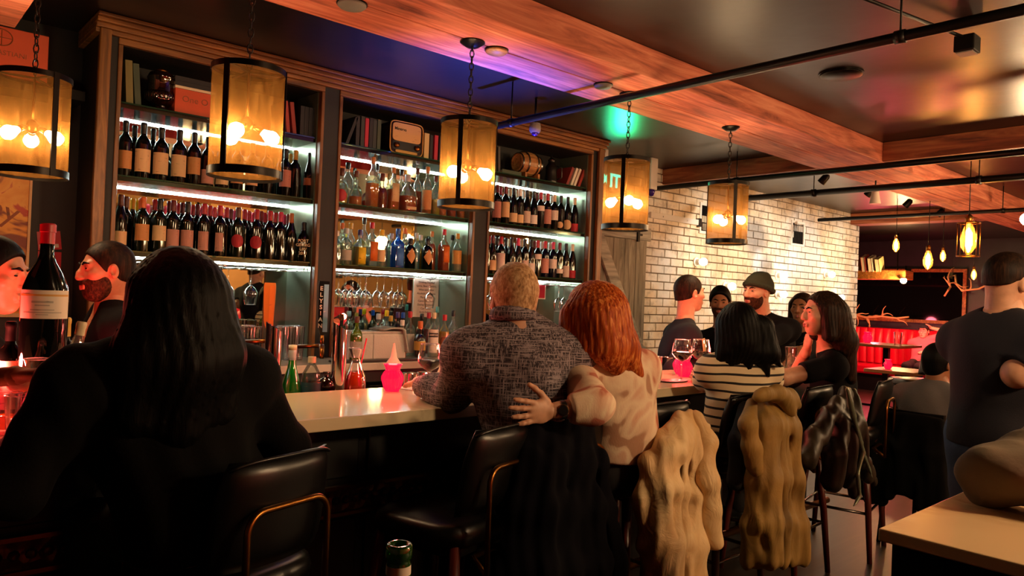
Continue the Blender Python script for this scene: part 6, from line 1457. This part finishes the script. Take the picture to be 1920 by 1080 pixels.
# man behind them
ph = A(1350, 568, 3.5)
person('dark haired man half hidden behind the striped woman, facing the camera', (5.12, 3.56, .95), A(1352, 665, 3.52), A(1351, 618, 3.51), ph, 2.2, 2.1, -.05, 0, .19, arms=[((5.3, 3.3, 1.2), (5.05, 3.25, 1.05), None), ((5.22, 3.74, 1.18), (5.12, 3.5, 1.05), None)], legs=STANDLEG(5.12, 3.56, 2.2), top='tee_black', sleeve=.8, skin='skin_tan', hair=hair_short(.07, .01, thick=.02), beard='beard_brown')
ph = A(1503, 578, 3.0)
person('person with long dark hair behind the woman in the black shirt', (5.55, 3.0, .93), A(1510, 665, 3.0), A(1506, 622, 3.0), ph, 1.5, 1.7, 0, 0, .165, arms=[((5.4, 2.75, 1.15), (5.25, 2.8, 1.05), None), ((5.6, 3.2, 1.15), (5.4, 3.1, 1.05), None)], legs=STANDLEG(5.55, 3.0, 1.5), top='tee_black', sleeve=.8, skin='skin_tan', hair=hair_long(.015, .06), hairmat='hair_brown')
# ------------------------------------------------------------------ people and tables on the right
D_ = lambda u, v, d: V3(along(u, v, d))
# seated man in grey sweater on a low chair with a dark jacket over it
def low_chair(label, loc, rz):
    o = thing('dining_chair', label, 'chair', loc, rz)
    MB().bbox(-.21, .21, -.2, .22, .42, .46).build('seat', 'leather_black', o, bevel=.015)
    MB().loft([[(x, -.22 - .03 * z + .05 * (abs(x) / .2) ** 2 + dy, .5 + .38 * z) for x in (-.2, -.1, 0, .1, .2)] + [(x, -.22 - .03 * z + .05 * (abs(x) / .2) ** 2 + dy - .025, .5 + .38 * z) for x in (.2, .1, 0, -.1, -.2)] for z, dy in ((0, 0), (.5, -.01), (1, 0))]).build('backrest', 'leather_black', o)
    for sx in (-1, 1):
        for sy in (-1, 1): MB().tube([(sx * .18, sy * .17, .42), (sx * .2, sy * .2, 0)], .014, 8).build('leg', 'black_metal', o, True)
    return o
g0 = D_(1742, 880, 4.75); g0[2] = .56
cy = -1.75
low_chair('low black chair of the man in grey', (g0[0], g0[1], 0), cy)
ph = D_(1762, 682, 4.75)
person('man in a grey sweater seated on a low chair facing right', g0, D_(1742, 775, 4.72), D_(1757, 722, 4.74), ph, cy, -2.0, -.05, 0, .185, arms=[((g0[0] + .38, g0[1] + .18, .86), (g0[0] + .55, g0[1] - .05, .82), None), ((g0[0] + .1, g0[1] - .34, .84), (g0[0] + .42, g0[1] - .3, .82), None)],
       legs=SEATLEG(g0[0], g0[1], cy, .52, .085, .1, .42), top='sweater_grey', sleeve=1.95, loose=.02, hems=.5, hair=hair_short(.075, thick=.016), skin='skin_tan', sc=1.05)
fwd = V3(fw(cy)); rg = V3((math.cos(cy), math.sin(cy), 0)); bc = g0 - fwd * .28
S = Soft(.014); n = 9
for i in range(n):
    s = i / (n - 1) - .5; p0 = bc + rg * s * .40 + fwd * (.04 * abs(s)) + [0, 0, .28]; p1 = bc + rg * s * .46 - fwd * (.02 + .02 * math.sin(i * 2)) + [0, 0, .1]; p2 = bc + rg * s * .52 - fwd * (.03 + .02 * math.sin(i * 2.3)) + [0, 0, -.22 - .06 * math.sin(i * 1.1)]
    S.chain([p0, p1, p2], [.03, .035, .035], .04)
o = thing('black_jacket', 'black jacket draped over the back of the low chair', 'jacket', tuple(bc - [0, 0, .26])); soft_obj('cloth', [S.mesh(wrinkle(.006, 1, 3))], 'coat_black', o, tuple(bc - [0, 0, .26]))
# standing man in dark t-shirt
s0 = D_(1868, 800, 3.05); s0[2] = 1.0
ph = D_(1893, 530, 3.02)
person('standing man in a dark t-shirt and blue jeans at the right edge', s0, D_(1872, 672, 3.03), D_(1879, 597, 3.02), ph, -2.0, -2.1, -.05, .05, .20, arms=[((s0[0] + .30, s0[1] + .08, 1.22), (s0[0] + .42, s0[1] - .15, 1.18), None), (tuple(D_(1908, 700, 2.86)), tuple(D_(1990, 650, 2.8)), dict(d=(.8, -.5, .1), n=(0, 0, -1)))],
       legs=STANDLEG(s0[0], s0[1], -2.0, 1.0), top='tee_navy', sleeve=.8, pants='jeans_blue', loose=.022, hems=.96, hair=hair_short(.05, lowz=.0, thick=.004), hairmat='hair_brown', skin='skin_fair', sc=1.1, drop=(.10, .10))
# marble high table at the lower right, with the arm of a guest resting on it
o = thing('high_table', 'cream marble high table in the lower right corner', 'table', (1.53, -.55, 0))
MB().bbox(0, .75, 0, 1.15, 1.045, 1.07).build('tabletop', 'table_marble', o, bevel=.003)
MB().bbox(.02, .73, .02, 1.13, .985, 1.0445).build('apron', 'black_metal', o)
for x in (.02, .685):
    for y in (.02, 1.085): MB().bbox(x, x + .045, y, y + .045, 0, .985).build('leg', 'black_metal', o)
el = V3(at(1858, 893, z=1.135))
person('guest in a taupe jacket resting an elbow on the marble high table', (2.62, .12, .84), (2.60, .14, 1.16), (2.58, .16, 1.36), (2.52, .17, 1.5), 1.57, 1.57, 0, 0, .19,
       arms=[((2.3, -.2, 1.13), (2.05, -.1, 1.115), dict(d=(-1, .2, 0), n=(0, 0, -1))), (tuple(el), tuple(el + [.02, -.27, -.01]), dict(d=(-.3, -1, 0), n=(0, 0, -1)))], legs=SEATLEG(2.62, .12, 1.57, .78, .3, .1, .3), top='jacket_taupe', sleeve=1.95, loose=.022, hems=.8, hair=hair_short(.075), skin='skin_fair', wr=.009, wf=2.0, topname='jacket', h=.008)
o = thing('bar_stool', 'bar stool of the guest at the marble high table', 'bar stool', (2.62, .12, 0), 1.57)
for ch in st0.children: c = ch.copy(); COL.objects.link(c); c.parent = o
candle((2.02, -.15, 1.0705), 'red votive on the marble high table', 1.0, 2.)
# viewer's own table with a green beer bottle
o = thing('high_table', 'dark high table in front of the viewer', 'table', (0, .1, 0), -.72)
MB().bbox(-.5, .5, .35, .86, .97, 1.0).build('tabletop', 'cab_dark', o, bevel=.004); MB().bbox(-.05, .05, .55, .65, 0, .97).build('pedestal', 'black_metal', o)
p = along(749, 1020, .86); o = thing('beer_bottle', 'green beer bottle neck rising at the bottom of the view', 'bottle', (p.x, p.y, 1.0005)); hb = p.z - 1.0
MB().lathe([(.03, 0), (.03, hb * .5), (.026, hb * .6), (.0155, hb * .78), (.0135, hb * .9), (.0135, hb * .92), (.0152, hb * .925), (.0152, hb * .99), (.0135, hb), (.0105, hb), (.0105, hb * .8)], 24, cap=False).build('body', clear('beer_green', '#3f9a2a', .35, '#2f8a24', .1), o, True)
sector([(.0148, hb * .80), (.0143, hb * .885)], 0, 2 * PI, 24).build('label', 'sign_white', o, True)
# person resting in the booth
b0 = V3((14.15, 4.93, .58))
bp, BPT, bpb = person('person in a pink shirt and cap lounging in the red booth', b0, b0 + [.08, 0, .28], b0 + [.1, 0, .45], b0 + [.06, -.02, .58], 1.6, 1.5, 0, 0, .18, arms=[((13.95, 4.65, .85), (13.85, 4.85, .78), None), ((14.2, 4.45, 1.15), (14.22, 4.78, 1.22), dict(d=(0, .8, .2), n=(-.5, 0, -.6)))], legs=SEATLEG(14.15, 4.93, 1.6, .55, .085, .1, .4),
       top='tee_pink', sleeve=.8, skin='skin_fair', hair=hair_short(.075), hairmat='hair_brown')
S = Soft(.006); S.ell(BPT((0, -.01, .05)), (.09, .11, .085), Rz(1.5), .02, 1, [(BPT((0, 0, .055)), (0, 0, -1))]); S.ell(BPT((0, .13, .058)), (.06, .06, .008), Rz(1.5), .01); soft_obj('cap', [S.mesh()], 'tee_navy', bp, bpb)
# stools and chairs around the far tables
for k, (x, y, rz, lb) in enumerate([(8.7, 3.1, .9, 'far bar stool by the small wooden table'), (10.6, 3.2, .6, 'far bar stool near the low wooden table')]): dup(st0, (x, y, 0), rz, lb)
low_chair('low chair across the low wooden table', (11.9, 2.9, 0), .3)
